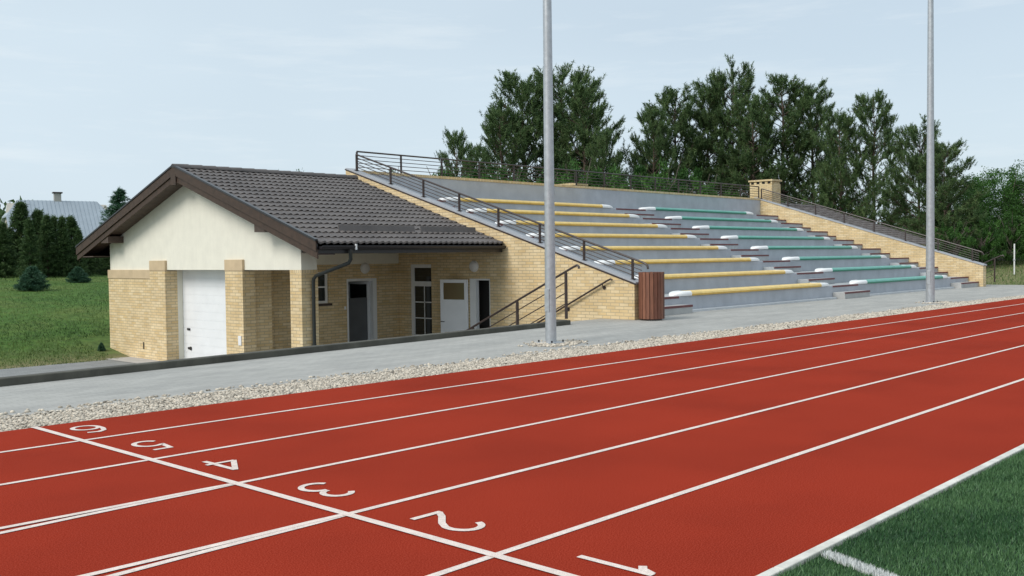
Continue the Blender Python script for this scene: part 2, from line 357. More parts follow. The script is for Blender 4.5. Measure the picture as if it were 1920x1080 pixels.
sheet('sunken_drive', [(-40, 9.8), (-8, 9.9), (15.15, 11.7), (15.15, 19.8), (15.15, 25.2), (-40, 25.2)], -1.28, DRIVE)
sheet('building_apron', [(8.9, 16.5), (9.66, 16.5), (9.66, 26.9), (8.9, 26.9)], -1.272, mat('apron_concrete', (.42, .40, .38), .9, noise=(2, .12)))

# lane lines ---------------------------------------------------------------
LZ = .004
ml = MB()
def strip(mb, p, q, w, z=LZ):
    p, q = Vector((*p, 0)), Vector((*q, 0)); n = (q-p).normalized().cross(Vector((0, 0, 1)))*w/2
    mb.add([(*(p+n).xy, z), (*(q+n).xy, z), (*(q-n).xy, z), (*(p-n).xy, z)], [(0, 1, 2, 3)])
for k in range(1, 6):
    y = 1.22*k
    if k in (2, 3):
        strip(ml, (-.0, y), (120, y), .05)
        for s in (-1, 1):
            pts = [(-d, y + s*o_) for d, o_ in ((0, .004), (.25, .018), (.7, .024), (1.0, .031), (1.5, .050), (2.2, .085), (3.2, .14), (5, .24), (8, .45))]
            for a_, b_ in zip(pts[:-1], pts[1:]): strip(ml, a_, b_, .05, LZ + (.0012 if s > 0 else 0))
    else: strip(ml, (-40, y), (120, y), .05)
struct('lane_lines', ml, LINEW)
struct('start_line', (lambda b: (strip(b, (0, .1), (0, 7.13), .058, .0065), b)[1])(MB()), LINEW)
kb = MB()
for i in range(-8, 28): kb.box(i*4.0+.73+.002, i*4.0+4.73-.002, .004, .058, -.04, .012)
struct('track_edge_kerb', kb, KERBW, bevel=.006)

# lane numbers: stroke glyphs in a unit box (u to the reader's right, v up) ----
def arc(cx, cy, rx, ry, a0, a1, n=14): return [(cx+rx*math.cos(R(a0+(a1-a0)*i/n)), cy+ry*math.sin(R(a0+(a1-a0)*i/n))) for i in range(n+1)]
GL = {
 '1': [[(.25, .74), (.40, .80), (.52, .97)], [(.58, 1.0), (.58, 0)]],
 '2': [arc(.5, .72, .40, .26, 165, -20, 14) + [(.70, .46), (.30, .22), (.10, .04)], [(.04, .045), (.95, .045)]],
 '3': [arc(.48, .755, .36, .215, 155, -88, 14), arc(.48, .275, .42, .245, 88, -155, 16)],
 '4': [[(.72, 0), (.72, .98)], [(.735, .985), (.05, .30)], [(.05, .32), (.98, .32)]],
 '5': [[(.85, .955), (.28, .955), (.17, .54)] + arc(.47, .315, .42, .285, 125, -150, 18)],
 '6': [arc(.48, .30, .40, .27, 180, -180, 24), [(.08, .30), (.10, .58), (.24, .84), (.50, .965), (.84, .90)]],
}
for d in '123456':
    k = int(d); mb = MB(); H_, W_ = .45, .25; yc = {1: .66, 2: 1.85, 3: 3.04, 4: 4.27, 5: 5.43, 6: 6.62}[k]
    if k == 6: H_, W_ = .44, .27
    sw = .043
    for si, st in enumerate(GL[d]):
        P2 = [Vector((.29 - (u-.5)*W_, yc - (v-.5)*H_)) for u, v in st]
        ls, rs = [], []
        for i, p in enumerate(P2):
            t1 = (P2[i]-P2[i-1]).normalized() if i else (P2[1]-P2[0]).normalized()
            t2 = (P2[i+1]-P2[i]).normalized() if i < len(P2)-1 else t1
            tt = (t1+t2); tt = tt.normalized() if tt.length > .2 else t2
            nrm = Vector((-tt.y, tt.x)); c = max(.45, nrm.dot(Vector((-t1.y, t1.x))))
            ls.append(p+nrm*sw/2/c); rs.append(p-nrm*sw/2/c)
        z = .004 + .001*si
        n = len(P2); mb.add([(*q, z) for q in ls] + [(*q, z) for q in rs], [(i, i+1, n+i+1, n+i) for i in range(n-1)])
    o = mb.build('lane_number', LINEW)
    tag(o, 'white number %s painted on the red track just past the start line' % d, 'painted number', 'lane numbers painted at the start line')

# pitch marking in white turf fibre and turf blades --------------------------
def blades(name, xy, z0, hmin, hmax, w, m, lean=.5, tint=None, mi=None):
    n = len(xy); a = rng.uniform(0, 2*np.pi, n); h = rng.uniform(hmin, hmax, n); la = rng.uniform(0, 2*np.pi, n); ll = rng.uniform(0, lean, n)*h
    z = z0 if np.ndim(z0) else np.full(n, z0)
    c = np.stack([xy[:, 0], xy[:, 1], z], 1); d = np.stack([np.cos(a), np.sin(a), np.zeros(n)], 1)*w/2
    tip = c + np.stack([np.cos(la)*ll, np.sin(la)*ll, h], 1)
    V = np.empty((n*3, 3)); V[0::3] = c-d; V[1::3] = c+d; V[2::3] = tip
    if tint is None: tint = rng.uniform(0, 1, n)
    return soup(name, V, np.arange(n*3).reshape(-1, 3), m, tint, mi=mi)
def patchy(x, y): return .5 + .22*np.sin(x*1.9+np.cos(y*2.3)*1.5) + .2*np.sin(y*5.1+x*3.3) + .12*np.sin(x*11+y*7)
n = 95000; X = rng.uniform(.2, 6.5, n); Y = -rng.uniform(0, 1, n)*(1.45) - .001
n2 = 60000; X = np.r_[X, rng.uniform(-2.5, 14, n2)]; Y = np.r_[Y, -rng.uniform(0, 4.0, n2)]
ok = ((X-CAM.x)**2 + (Y-CAM.y)**2) > 1.2
X, Y = X[ok], Y[ok]
lx = 1.14 + (Y)*.42      # centre of the white pitch line
white = (np.abs(X-lx) < .045 + rng.normal(0, .006, len(X))) & (Y < -.02)
tn = np.clip(patchy(X, Y) + rng.normal(0, .3, len(X)), 0, 1)*.9+.05
g = ~white
tag(blades('turf_fibres', np.stack([X[g], Y[g]], 1), -.012, .014, .032, .006, TURFB, .8, tn[g]), kind='stuff')
Yw = -rng.uniform(.015, 4.0, 16000); Xw = 1.14 + Yw*.42 + rng.uniform(-.042, .042, 16000) + rng.normal(0, .004, 16000)
tag(blades('pitch_line_fibres', np.stack([Xw, Yw], 1), -.012, .020, .034, .007, TURFW, .6), kind='stuff')

# gravel -------------------------------------------------------------------
def stones(name, P3, rad, m, tint):
    bm = bmesh.new(); bmesh.ops.create_icosphere(bm, subdivisions=1, radius=1); V0 = np.array([v.co[:] for v in bm.verts]); F0 = np.array([[v.index for v in f.verts] for f in bm.faces]); bm.free()
    n = len(P3); a = rng.uniform(0, 2*np.pi, n); sc = rng.uniform(.65, 1.25, (n, 3)); sc[:, 2] *= .7
    V = V0[None]*sc[:, None]*rad[:, None, None]*rng.uniform(.85, 1.15, (n, len(V0), 1))
    c, s = np.cos(a)[:, None], np.sin(a)[:, None]
    V = np.stack([V[..., 0]*c - V[..., 1]*s, V[..., 0]*s + V[..., 1]*c, V[..., 2]], -1) + P3[:, None]
    Fn = (F0[None] + (np.arange(n)*len(V0))[:, None, None]).reshape(-1, 3)
    return soup(name, V.reshape(-1, 3), Fn, m, np.repeat(tint, len(F0)))
def gy(x): return 8.10 - .011*np.clip(x, 0, 40) + .05*np.sin(x*1.7) + .04*np.sin(x*4.9+1)
gx = np.r_[rng.uniform(-1.5, 14, 30000), rng.uniform(14, 34, 14000), rng.uniform(34, 90, 2500), rng.uniform(-12, -1.5, 1500)]
gyy = 7.15 + rng.uniform(0, 1, len(gx))**1.0*(gy(gx)-7.15)
gr = rng.uniform(.009, .022, len(gx))*np.where(gx > 14, 1.35, 1)
gz = -.024 + gr*.3 + rng.uniform(0, .012, len(gx))
# loose stones spilled on to the walk and heaped round both pole feet
sx = rng.uniform(-1, 30, 900); sy = gy(sx) + np.abs(rng.normal(0, .07, 900)); sr = rng.uniform(.012, .028, 900); sz = np.full(900, .002)
for cx_, cy_ in ((9.36, 8.93), (26.3, 8.5)):
    q = rng.uniform(0, 2*np.pi, 420); rr_ = .14 + np.abs(rng.normal(0, .16, 420)); sx = np.r_[sx, cx_+np.cos(q)*rr_*1.5]; sy = np.r_[sy, cy_-.12+np.sin(q)*rr_]; sr = np.r_[sr, rng.uniform(.014, .034, 420)]; sz = np.r_[sz, np.full(420, .004)]
gp = np.stack([np.r_[gx, sx], np.r_[gyy, sy], np.r_[gz, sz]], 1)
tg = np.clip(rng.normal(.62, .26, len(gp)), 0, 1)
tag(stones('gravel', gp, np.r_[gr, sr], GRAV, tg), kind='stuff')

# ------------------------------------------------------------------ retaining kerb of the sunken court
rk = MB()
def kv(x, dy, z): return (x, kerb_y(x)+dy, z)
zt = .095
xs3 = [-40, -8, 13.15]
vs = [kv(x, dy, z) for x in xs3 for dy, z in ((0, -1.35), (0, zt), (.17, zt), (.17, -1.35))]
rk.add(vs, [(0, 1, 2, 3), (8, 11, 10, 9)] + [(i*4+j, i*4+(j+1) % 4, i*4+4+(j+1) % 4, i*4+4+j) for i in (0, 1) for j in range(4)])
w = rk.build('retaining_kerb', KERBDARK, bevel=.015); tag(w, 'dark weathered concrete retaining kerb along the grey paved walk', 'retaining wall')

# stairs down into the court ------------------------------------------------
def make_stairs(name, x0, x1, label):
    t = thing(name, label, 'stairs', (x0, 11.6, 0))
    mb = MB(); nst = 8; y = 12.3
    for i in range(nst): mb.box(x0, x1, y+i*.3, y+(i+1)*.3, -1.28, -.16*(i+1)+.0)
    mb.build('step_flight', CONC, t)
    sb = MB()
    sb.prism([(11.72, -1.3), (11.72, .10), (12.0, .10), (14.9, -1.15), (14.9, -1.3)], 'x', x0-.18 if name else x0, x0)
    sb.build('side_wall', KERBDARK, t, bevel=.01)
    return t
make_stairs('court_stairs', 13.16, 15.15, 'concrete stairs sinking behind the dark kerb beside the brick grandstand wall')

# ------------------------------------------------------------------ grandstand
SX0, SX1 = 15.15, 40.85
def wl(y): return .82 + .3155*(y-11.28)           # slope of the left wall top
YF, YB = 11.32, 22.24
st = thing('grandstand', 'long stepped grey concrete grandstand with yellow brick side walls', 'grandstand', (SX0, 11.3, 0))
NT, T0, TD, TH = 8, 12.1, 1.27, .42
for k in range(NT):
    y0 = T0 + TD*k; z1 = TH*(k+1); y1 = y0+TD if k < NT-1 else YB-.3
    mb = MB(); mb.box(15.52, 40.45, y0, y1, -.1 if k == 0 else z1-TH-.02, z1-.0)
    # riser in painted grey, tread in raw grey: separate material slots
    o = mb.build('tier', [GREYWALL, GREYTREAD], st, bevel=.012)
    for p in o.data.polygons: p.material_index = 1 if p.normal.z > .7 else 0
for nm, xa, xb in (('left', SX0, SX0+.37), ('right', 40.45, 40.83)):
    mb = MB(); yf = YF if nm == 'left' else 11.5
    zc = .0 if nm == 'left' else -.02
    segs = [(yf, 16.05, -1.35), (16.05, 16.84, .935), (16.84, 18.38, -1.35), (18.38, 19.36, 1.33), (19.36, YB, -1.35)] if nm == 'left' else [(yf, YB, -1.35)]
    for a_, b_, zb_ in segs: mb.prism([(a_, zb_), (a_, wl(a_)), (b_, wl(b_)), (b_, zb_)], 'x', xa, xb)
    sw_ = mb.build('side_wall', BRICK, st)
    cp = MB(); th = .05
    cp.prism([(yf-.03, wl(yf)-.006), (yf-.03, wl(yf)+th), (YB+.03, wl(YB)+th+.005), (YB+.03, wl(YB)+.004)], 'x', xa+(.012 if nm == 'left' else -.03), xb+.03)
    o = cp.build('coping', mat('grey_coping', (.36, .37, .39), .5, noise=(3, .08)), sw_, bevel=.006)
    if nm == 'left':
        ed = MB(); ed.prism([(yf-.032, wl(yf)-.012), (yf-.032, wl(yf)+.022), (YB+.032, wl(YB)+.022), (YB+.032, wl(YB)-.012)], 'x', xa-.012, xa+.010)
        ed.build('drip_edge', DARKMETAL, sw_)
# back parapet
mb = MB(); mb.box(15.52, 40.45, YB-.28, YB-.004, -1.3, 4.16); bw = mb.build('back_wall', GREYWALL, st)
mb = MB(); mb.box(15.52, 40.45, YB-.30, YB+.02, 4.163, 4.25); mb.build('brick_coping', SOLDIER, bw)
# aisle steps: a half step in front of every tier, each with a dark red nosing
AIS = [(15.52, 18.2), (27.3, 29.3), (38.3, 40.45)]
for (xa, xb) in AIS:
    for k in range(NT):
        y0 = T0 + TD*k; z1 = TH*(k+1)
        xs0 = xa + (.0 if xa < 16 else .02)
        mb = MB(); mb.box(xs0+.002, xb-.002, y0-.42, y0-.003, (z1-TH)-.1 if k == 0 else z1-TH+.002, z1-TH/2)
        s_ = mb.build('aisle_step', CONC if k == 0 else GREYTREAD, st, bevel=.008)
        mb = MB(); mb.box(xs0+.004, xb-.004, y0-.432, y0-.37, z1-TH/2-.05, z1-TH/2+.005); mb.build('nosing', NOSE, s_)
        mb = MB(); mb.box(xs0+.004, xb-.004, y0-.014, y0+.05, z1-.05, z1+.006); mb.build('tier_nosing', NOSE, s_)
# pale kerb stone at the foot of the first tier
for xa, xb in ((18.25, 27.28), (29.35, 38.28)):
    mb = MB(); mb.box(xa, xb, 11.93, 12.097, -.05, .055); mb.build('foot_kerb', mat('pale_kerb_stone', (.52, .54, .56), .8, noise=(3, .06)), st, bevel=.01)

# benches: low moulded rows on every tier
ORD = ['lowest', 'second', 'third', 'fourth', 'fifth', 'sixth', 'seventh', 'topmost']
def bench(xa, xb, k, m, colour, end0, end1):
    y0 = T0 + TD*k; z = TH*(k+1)
    w = '%s bench row on the %s tier%s' % (colour, ORD[k], ' of the grandstand' if k in (0, 7) else ' up, counted from the walk')
    t = thing('%s_bench' % colour, w, 'bench', ((xa+xb)/2, y0+.1, z), '%s benches of the grandstand' % colour)
    prof = [(-.05, .002), (-.058, .05), (-.04, .095), (.005, .122), (.28, .112), (.36, .122), (.385, .06), (.385, .002)]
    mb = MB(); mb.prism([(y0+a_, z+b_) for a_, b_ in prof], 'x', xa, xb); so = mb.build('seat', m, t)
    for p in so.data.polygons: p.material_index = 1 if (p.normal.y < -.5 and p.normal.z < .25) else 0  # painted light: upper faces take the sky-lit tone, front lip the darker one
    rb = MB(); 
    for e0, e1 in (end0, end1):
        # white moulded end pieces tapering away from the coloured row
        eb = MB(); ln = abs(e1-e0); s = 1 if e1 > e0 else -1; nn = 8
        rings = []
        for i in range(nn+1):
            f = i/nn; sc = math.sqrt(max(.03, 1-f**2.6)); rings.append([(e0+s*ln*f, y0+.165+(a_-.165)*sc, z+.002+(b_*1.06)*sc) for a_, b_ in prof])
        vs = [p for r_ in rings for p in r_]; npf = len(prof)
        fs = [(i*npf+j, i*npf+(j+1) % npf, (i+1)*npf+(j+1) % npf, (i+1)*npf+j) for i in range(nn) for j in range(npf)] + [tuple(range(npf)), tuple(range(nn*npf, (nn+1)*npf))]
        eb.add(vs, fs); eb.build('end_piece', WHITEB, t, smooth=True)
for k in range(NT):
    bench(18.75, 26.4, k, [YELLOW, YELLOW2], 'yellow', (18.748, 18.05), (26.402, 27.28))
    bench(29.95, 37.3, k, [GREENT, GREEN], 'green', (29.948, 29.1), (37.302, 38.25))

# ------------------------------------------------------------------ railings
def hook(p, d): return [p, p + d*.10 + Vector((0, 0, -.01)), p + d*.15 + Vector((0, 0, -.05)), p + d*.16 + Vector((0, 0, -.11))]
def railing(name, label, A, B, posts, hgt, nb, base=0, top_off=0, group=None, hookA=False, low=.08):
    """rail from A to B (points on the carrying surface); posts at parameters; nb lower bars"""
    A, B = Vector(A), Vector(B); t = thing(name, label, 'railing', A, group); up = Vector((0, 0, 1)); d = (B-A).normalized()
    mb = MB(); pts = [A+up*hgt, B+up*hgt]
    if hookA: pts = hook(A+up*hgt, -d)[::-1][:-1] + pts
    mb.tube(pts, .026, 8); mb.build('handrail', DARKMETAL, t, smooth=True)
    for i in range(nb):
        z = low + (hgt-low)*(i)/(nb); mb = MB(); mb.tube([A+up*z+d*.03, B+up*z-d*.03], .0125, 6); mb.build('bar', DARKMETAL, t, smooth=True)
    for p in posts:
        q = A+(B-A)*p; mb = MB(); mb.box(q.x-.024, q.x+.024, q.y-.024, q.y+.024, q.z+base, q.z+hgt-.015); mb.box(q.x-.06, q.x+.06, q.y-.06, q.y+.06, q.z+base, q.z+base+.015)
        mb.build('post', DARKMETAL, t)
    return t
# left wall of the stand, on its coping
ya, yb = 11.40, 21.97; xl = 15.35
PY = [11.51, 12.98, 14.43, 15.90, 17.40, 18.88, 20.33, 21.95]
railing('stand_railing', 'dark railing climbing the left brick side wall of the grandstand', (xl, 11.22, wl(11.22)+.055), (xl, yb, wl(yb)+.055), [(y-11.22)/(yb-11.22) for y in PY], .49, 4, hookA=True, group='railings of the grandstand', low=.10)
PYr = [(12.0+(22.0-12.0)*i/7) for i in range(8)]
railing('stand_railing', 'dark railing climbing the far right brick side wall of the grandstand', (40.64, 11.7, wl(11.7)+.055), (40.64, 22.0, wl(22.0)+.055), [(y-11.7)/(22.0-11.7) for y in PYr], .49, 4, hookA=True, group='railings of the grandstand', low=.10)
railing('stand_railing', 'dark horizontal railing along the top back wall of the grandstand', (15.5, 22.12, 4.25), (40.6, 22.12, 4.25), [i/14 for i in range(15)], .60, 4, group='railings of the grandstand', low=.12)
# court stairs: free railing and wall handrail, left court and its mirror image
def court_rails(x, xw, s, la, lb):
    t = thing('stair_railing', la, 'railing', (x, 11.6, 0), 'railings of the court stairs')
    A = Vector((x, 11.46, 1.28)); B = Vector((x, 15.05, -.36)); dn = (B-A).normalized()
    mb = MB(); mb.tube(hook(A, -dn)[::-1] + [B, B+Vector((0, .12, -.02))], .026, 8); mb.build('handrail', DARKMETAL, t, smooth=True)
    for off in (.24, .48, .72):
        mb = MB(); mb.tube([Vector((x, 11.68, A.z-off-.09)), Vector((x, 14.95, B.z+.045-off))], .0125, 6); mb.build('bar', DARKMETAL, t, smooth=True)
    for y in (11.69, 13.17, 14.65):
        zt_ = 1.28-.4568*(y-11.46); mb = MB(); mb.box(x-.025, x+.025, y-.025, y+.025, max(-1.2, zt_-1.05), zt_-.02); mb.build('post', DARKMETAL, t)
    t = thing('wall_handrail', lb, 'handrail', (xw, 12.0, 0), 'wall handrails of the court stairs')
    A = Vector((xw-s*.075, 12.05, .92)); B = Vector((xw-s*.075, 15.0, -.52)); dn = (B-A).normalized()
    mb = MB(); mb.tube(hook(A, -dn)[::-1][1:] + [B], .024, 8); mb.build('handrail', DARKMETAL, t, smooth=True)
    for y in (12.2, 13.33, 14.5):
        z = .92-.488*(y-12.05); mb = MB(); mb.tube([(xw-s*.075, y, z-.02), (xw-s*.07, y, z-.09), (xw-s*.01, y, z-.10)], .012, 6); mb.tube([(xw, y, z-.10), (xw-s*.02, y, z-.10)], .045, 12)
        mb.build('bracket', DARKMETAL, t, smooth=True)
court_rails(13.1, 15.15, 1, 'dark free-standing stair railing rising beside the near lamp pole', 'dark handrail fixed on brackets to the near brick side wall')
court_rails(42.6, 40.83, -1, 'dark stair railing beyond the right end of the grandstand', 'dark handrail on the far outer side wall of the grandstand')

# chimneys ------------------------------------------------------------------
def chimney(x0, x1, y0, y1, z0, z1, label, nslot):
    t = thing('brick_chimney', label, 'chimney', ((x0+x1)/2, (y0+y1)/2, z0), 'brick chimneys behind the grandstand')
    mb = MB(); mb.box(x0, x1, y0, y1, z0, z1-.22); mb.box(x0+.03, x1-.03, y0+.03, y1-.03, z1-.22, z1-.09)
    stp = (y1-y0)/nslot
    for i in range(nslot+1):
        y = y0+i*stp; mb.box(x0-.002, x0+.05, max(y0-.002, y-.07), min(y1+.002, y+.07), z1-.219, z1-.091)
    mb.build('stack', BRICK, t)
    mb = MB(); 
    for i in range(nslot): mb.box(x0+.012, x0+.04, y0+stp*i+.07, y0+stp*(i+1)-.07, z1-.215, z1-.095)
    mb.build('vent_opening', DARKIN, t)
    mb = MB(); mb.box(x0-.06, x1+.06, y0-.06, y1+.06, z1-.088, z1); mb.build('cap', SOLDIER, t, bevel=.008)
chimney(41.0, 41.9, 21.62, 22.84, -1.3, 5.22, 'yellow brick chimney with dark vent slots at the right end of the back railing', 4)
chimney(26.9, 27.6, 22.7, 24.0, -1.3, 4.44, 'brick chimney barely peeking over the back wall beside the near pole', 4)

# ------------------------------------------------------------------ tiled roofs
RY, RZ, SL = 21.75, 4.005, .334
E0, E1 = 15.52, 27.85
def rz(y): return RZ - SL*abs(y-RY)
def tile_mat():
    m = bpy.data.materials.new('dark_roof_tile'); m.use_nodes = True; t = m.node_tree; b = P(m)
    tcn = N(t, 'ShaderNodeTexCoord'); n = N(t, 'ShaderNodeTexNoise'); n.inputs['Scale'].default_value = 1.3; n.inputs['Detail'].default_value = 6; L(t, tcn.outputs['Object'], n.inputs[0])
    r = ramp(t, [(.3, (.085, .074, .070)), (.7, (.128, .112, .104))]); L(t, n.outputs[0], r.inputs[0]); L(t, r.outputs[0], b.inputs['Base Color'])
    b.inputs['Roughness'].default_value = .55; return m
TILE = tile_mat()
def tile_sheet(xa, xb, parent, front=True, back=True):
    parts = []
    for s, ye in ((-1, E0), (1, E1)):
        if (s < 0 and not front) or (s > 0 and not back): continue
        ln = abs(ye-RY); wv = .183; cs = .35
        U = np.arange(xa, xb+.001, wv/8); 
        rows = []; ncs = int(round(ln/cs)); c_ = ln/ncs
        for i in range(ncs):
            for f in (0.0, .33, .66, .86, 1.0): rows.append((i*c_ + f*c_*.9999, f))
        V = []
        for v, f in rows:
            y = RY + s*v
            w_ = .5+.5*np.cos(2*np.pi*(U-xa)/wv); w_ = w_**.75
            lift = .021*f +   .024*w_ - .012*(np.maximum(0, f-.8)/.2)*(1-w_)
            # course front edge hangs lower between rolls
            z = rz(y) - .045 + lift
            yy = y + s*.045*f*(w_)*(1 if f > .8 else 0)
            V.append(np.stack([U, yy*np.ones_like(U), z], 1))
        # front lip
        V.append(V[-1] + np.array([0, 0, -.045]))
        nr, nu = len(V), len(U); V = np.concatenate(V)
        Fn = [(r*nu+i, r*nu+i+1, (r+1)*nu+i+1, (r+1)*nu+i) for r in range(nr-1) for i in range(nu-1)]
        o = soup('tile_slope', V, np.array(Fn), TILE, size=4); o.parent = parent; o.matrix_parent_inverse = Matrix.Translation(-parent.location)
        o.data.polygons.foreach_set('use_smooth', [True]*len(o.data.polygons)); o.data.set_sharp_from_angle(angle=R(35))
        parts.append(o)
    return parts
def ridge(xa, xb, parent):
    mb = MB(); n = int((xb-xa)/.38); 
    for i in range(n):
        a_ = xa+(xb-xa)*i/n; b_ = xa+(xb-xa)*(i+1)/n+.03; r0, r1 = .10, .115
        pts = []
        for x, r_ in ((a_, r0), (b_, r1)):
            pts += [(x, RY+math.cos(R(t))*r_*1.15, RZ-.045+math.sin(R(t))*r_) for t in range(0, 181, 20)]
        mb.add(pts, [(j, j+1, 10+j+1, 10+j) for j in range(9)] + [tuple(range(10)), tuple(range(10, 20))])
    return mb.build('ridge_tiles', TILE, parent, smooth=True)

# ------------------------------------------------------------------ garage building (left)
GX = 9.7
bd = thing('garage_building', 'low cream and brick building with brown tiled gable roof left of the grandstand', 'building', (12.4, 21, -1.28))
def U(y): return rz(y) - .20                                   # underside of roof build-up
FL = -1.28
mb = MB()
mb.prism([(16.84, 1.27), (26.7, 1.27), (26.7, U(26.7)), (RY, U(RY)), (16.84, U(16.84))], 'x', GX, GX+.3)
gw = mb.build('gable_wall', PLASTER, bd)
mb = MB(); mb.box(GX+.002, GX+.44, 16.842, 17.28, 1.272, 1.9); mb.box(GX+.3, 15.14, 16.85, 17.15, 1.66, 2.12); mb.build('front_beam', PLASTER, bd)
mb = MB(); mb.box(GX-.002, GX+.46, 16.838, 17.30, FL, 1.20); cpil = mb.build('brick_pillar', BRICK, bd)
mb = MB(); mb.box(GX-.004, GX+.462, 16.836, 17.302, 1.202, 1.268); mb.build('pillar_band', SOLDIER, cpil)
# garage pillars, proud of the plaster, with flat caps
for ya_, yb_ in ((19.27, 20.09), (23.22, 24.10)):
    mb = MB(); mb.box(GX-.06, GX+.3, ya_, yb_, FL, 1.25); p_ = mb.build('brick_pillar', BRICK, bd)
    mb = MB(); mb.box(GX-.07, GX-.001, ya_-.01, yb_+.01, 1.253, 1.53); mb.build('pillar_cap', mat('sandstone_band', (.56, .43, .27), .85, noise=(4, .08)), p_, bevel=.005)
mb = MB(); mb.box(GX-.045, GX+.3, 24.102, 26.74, FL, 1.02); bp_ = mb.build('brick_panel', BRICK, bd)
mb = MB(); mb.box(GX-.06, GX+.3, 24.102, 26.76, 1.023, 1.272); mb.build('panel_band', MATS['sandstone_band'], bp_, bevel=.005)
# garage side walls (porch side, back side), rear walls of porch
mb = MB(); mb.box(GX+.3, 10.52, 19.35, 19.62, FL, 1.64); mb.build('brick_side_wall', BRICK, bd)
mb = MB(); mb.box(GX+.3, 15.14, 26.42, 26.70, FL, U(26.7)-.02); mb.build('rear_wall', PLASTER, bd)
# porch back wall with door and window openings
PYW = 19.8
def wall_y(parent, y0, y1, xa, xb, za, zb, holes, m, name):
    mb = MB(); xs_ = sorted(set([xa, xb] + [h[0] for h in holes] + [h[1] for h in holes]))
    for a_, b_ in zip(xs_[:-1], xs_[1:]):
        hs = [h for h in holes if h[0] <= a_+1e-6 and h[1] >= b_-1e-6]
        if not hs: mb.box(a_, b_, y0, y1, za, zb)
        else:
            h = hs[0]
            if h[2] > za: mb.box(a_, b_, y0, y1, za, h[2])
            if h[3] < zb: mb.box(a_, b_, y0, y1, h[3], zb)
    return mb.build(name, m, parent)
pw = wall_y(bd, PYW, PYW+.28, 10.52, 15.14, FL, 1.36, [(11.75, 12.64, .30, 1.16), (13.25, 14.31, FL, .955)], BRICK, 'porch_wall')
mb = MB(); mb.box(10.53, 15.14, PYW-.02, PYW+.26, 1.363, 1.66); mb.build('plaster_band', PLASTER, bd)
mb = MB(); mb.box(GX+.3, 15.14, 17.15, PYW+.3, 1.662, 1.70); mb.build('porch_ceiling', mat('porch_ceiling_paint', (.42, .38, .28), .9), bd)
# inside of the rooms seen through the openings
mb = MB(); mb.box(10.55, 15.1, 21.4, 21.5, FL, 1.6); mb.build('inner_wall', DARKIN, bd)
# window 1
def window_y(parent, xa, xb, za, zb, y, mull=(), trans=()):
    f = MB(); t_ = .07
    f.box(xa, xa+t_, y, y+.07, za, zb); f.box(xb-t_, xb, y, y+.07, za, zb); f.box(xa+t_, xb-t_, y, y+.07, za, za+t_); f.box(xa+t_, xb-t_, y, y+.07, zb-t_, zb)
    for m_ in mull: f.box(m_-.02, m_+.02, y+.005, y+.06, za+t_, zb-t_)
    for z_ in trans: f.box(xa+t_, xb-t_, y+.008, y+.058, z_-.02, z_+.02)
    w_ = f.build('window', WHITEPVC, parent)
    MB().box(xa+t_, xb-t_, y+.03, y+.04, za+t_, zb-t_).build('pane', GLASS, w_)
    return w_
w1 = window_y(bd, 11.752, 12.638, .302, 1.158, PYW+.06, (12.2,), (.75,))
MB().box(11.70, 12.70, PYW-.07, PYW+.05, .24, .298).build('sill', DARKMETAL, w1)
# door 1: white frame, leaf standing open inward, dark room
f = MB(); 
f.box(13.252, 13.31, PYW+.0, PYW+.12, FL, .95); f.box(14.17, 14.308, PYW-.012, PYW+.12, FL, .95); f.box(13.31, 14.17, PYW+.0, PYW+.12, .88, .953)
dr = f.build('door', WHITEPVC, bd)
lf = MB(); hx, hy = 14.16, PYW+.13; ang = R(100)
def leaf(mb, hx, hy, ang, w_, z0, z1, y_=None):
    d = Vector((math.cos(ang), math.sin(ang), 0)); n_ = Vector((-d.y, d.x, 0))*.022
    def q(a_, b_, za, zb, th=1.0):
        vs = []
        for z in (za, zb):
            for s_, e_ in ((a_, -1), (b_, -1), (b_, 1), (a_, 1)): v = Vector((hx, hy, 0)) + d*s_ + n_*e_*th; vs.append((v.x, v.y, z))
        mb.add(vs, [(0, 3, 2, 1), (4, 5, 6, 7), (0, 1, 5, 4), (1, 2, 6, 5), (2, 3, 7, 6), (3, 0, 4, 7)])
    return q
q = leaf(lf, hx, hy, ang, .84, FL, .88); q(0, .09, FL+.01, .87); q(.75, .84, FL+.01, .87); q(.09, .75, .78, .87); q(.09, .75, FL+.01, .22, .8)
lfo = lf.build('door_leaf', DOORWHITE, dr)
gl = MB(); q = leaf(gl, hx, hy, ang, .84, 0, 1); q(.09, .75, .22, .78, .3); gl.build('door_pane', GLASS, dr)
MB().box(13.32, 14.16, PYW+.2, PYW+.23, FL+.01, .40).build('inner_panel', mat('grey_inner_panel', (.10, .105, .11), .6, noise=(3, .1)), dr)
# garage opening: reveal and sectional door
mb = MB(); mb.box(GX+.301, 10.45, 23.225, 23.5, FL, 1.45); mb.box(GX+.301, 10.45, 19.8, 20.085, FL, 1.45); mb.box(GX+.301, 10.6, 20.09, 23.22, 1.272, 1.6); mb.build('reveal', PLASTER, bd)
mb = MB(); nb_ = 11; DX = 10.16
for i in range(nb_):
    z0 = FL+.01+(1.27-FL-.012)*i/nb_; z1 = FL+.01+(1.27-FL-.012)*(i+1)/nb_
    mb.box(DX, DX+.04, 20.092, 23.218, z0+.006, z1-.006); mb.box(DX+.008, DX+.03, 20.092, 23.218, z1-.006, z1+.006 if i < nb_-1 else z1)
gd = mb.build('garage_door', DOORWHITE, bd)
mb = MB(); mb.box(DX-.02, DX, 22.85, 23.0, -.42, -.36); mb.tube([(DX-.05, 22.87, -.39), (DX-.02, 22.87, -.39)], .022, 10); mb.build('handle', BLACKPL, gd)
mb = MB(); mb.tube([(DX-.03, 22.83, -.92), (DX, 22.83, -.92)], .05, 12); mb.box(DX-.02, DX, 22.85, 22.98, -.95, -.89); mb.build('lock', BLACKPL, gd)
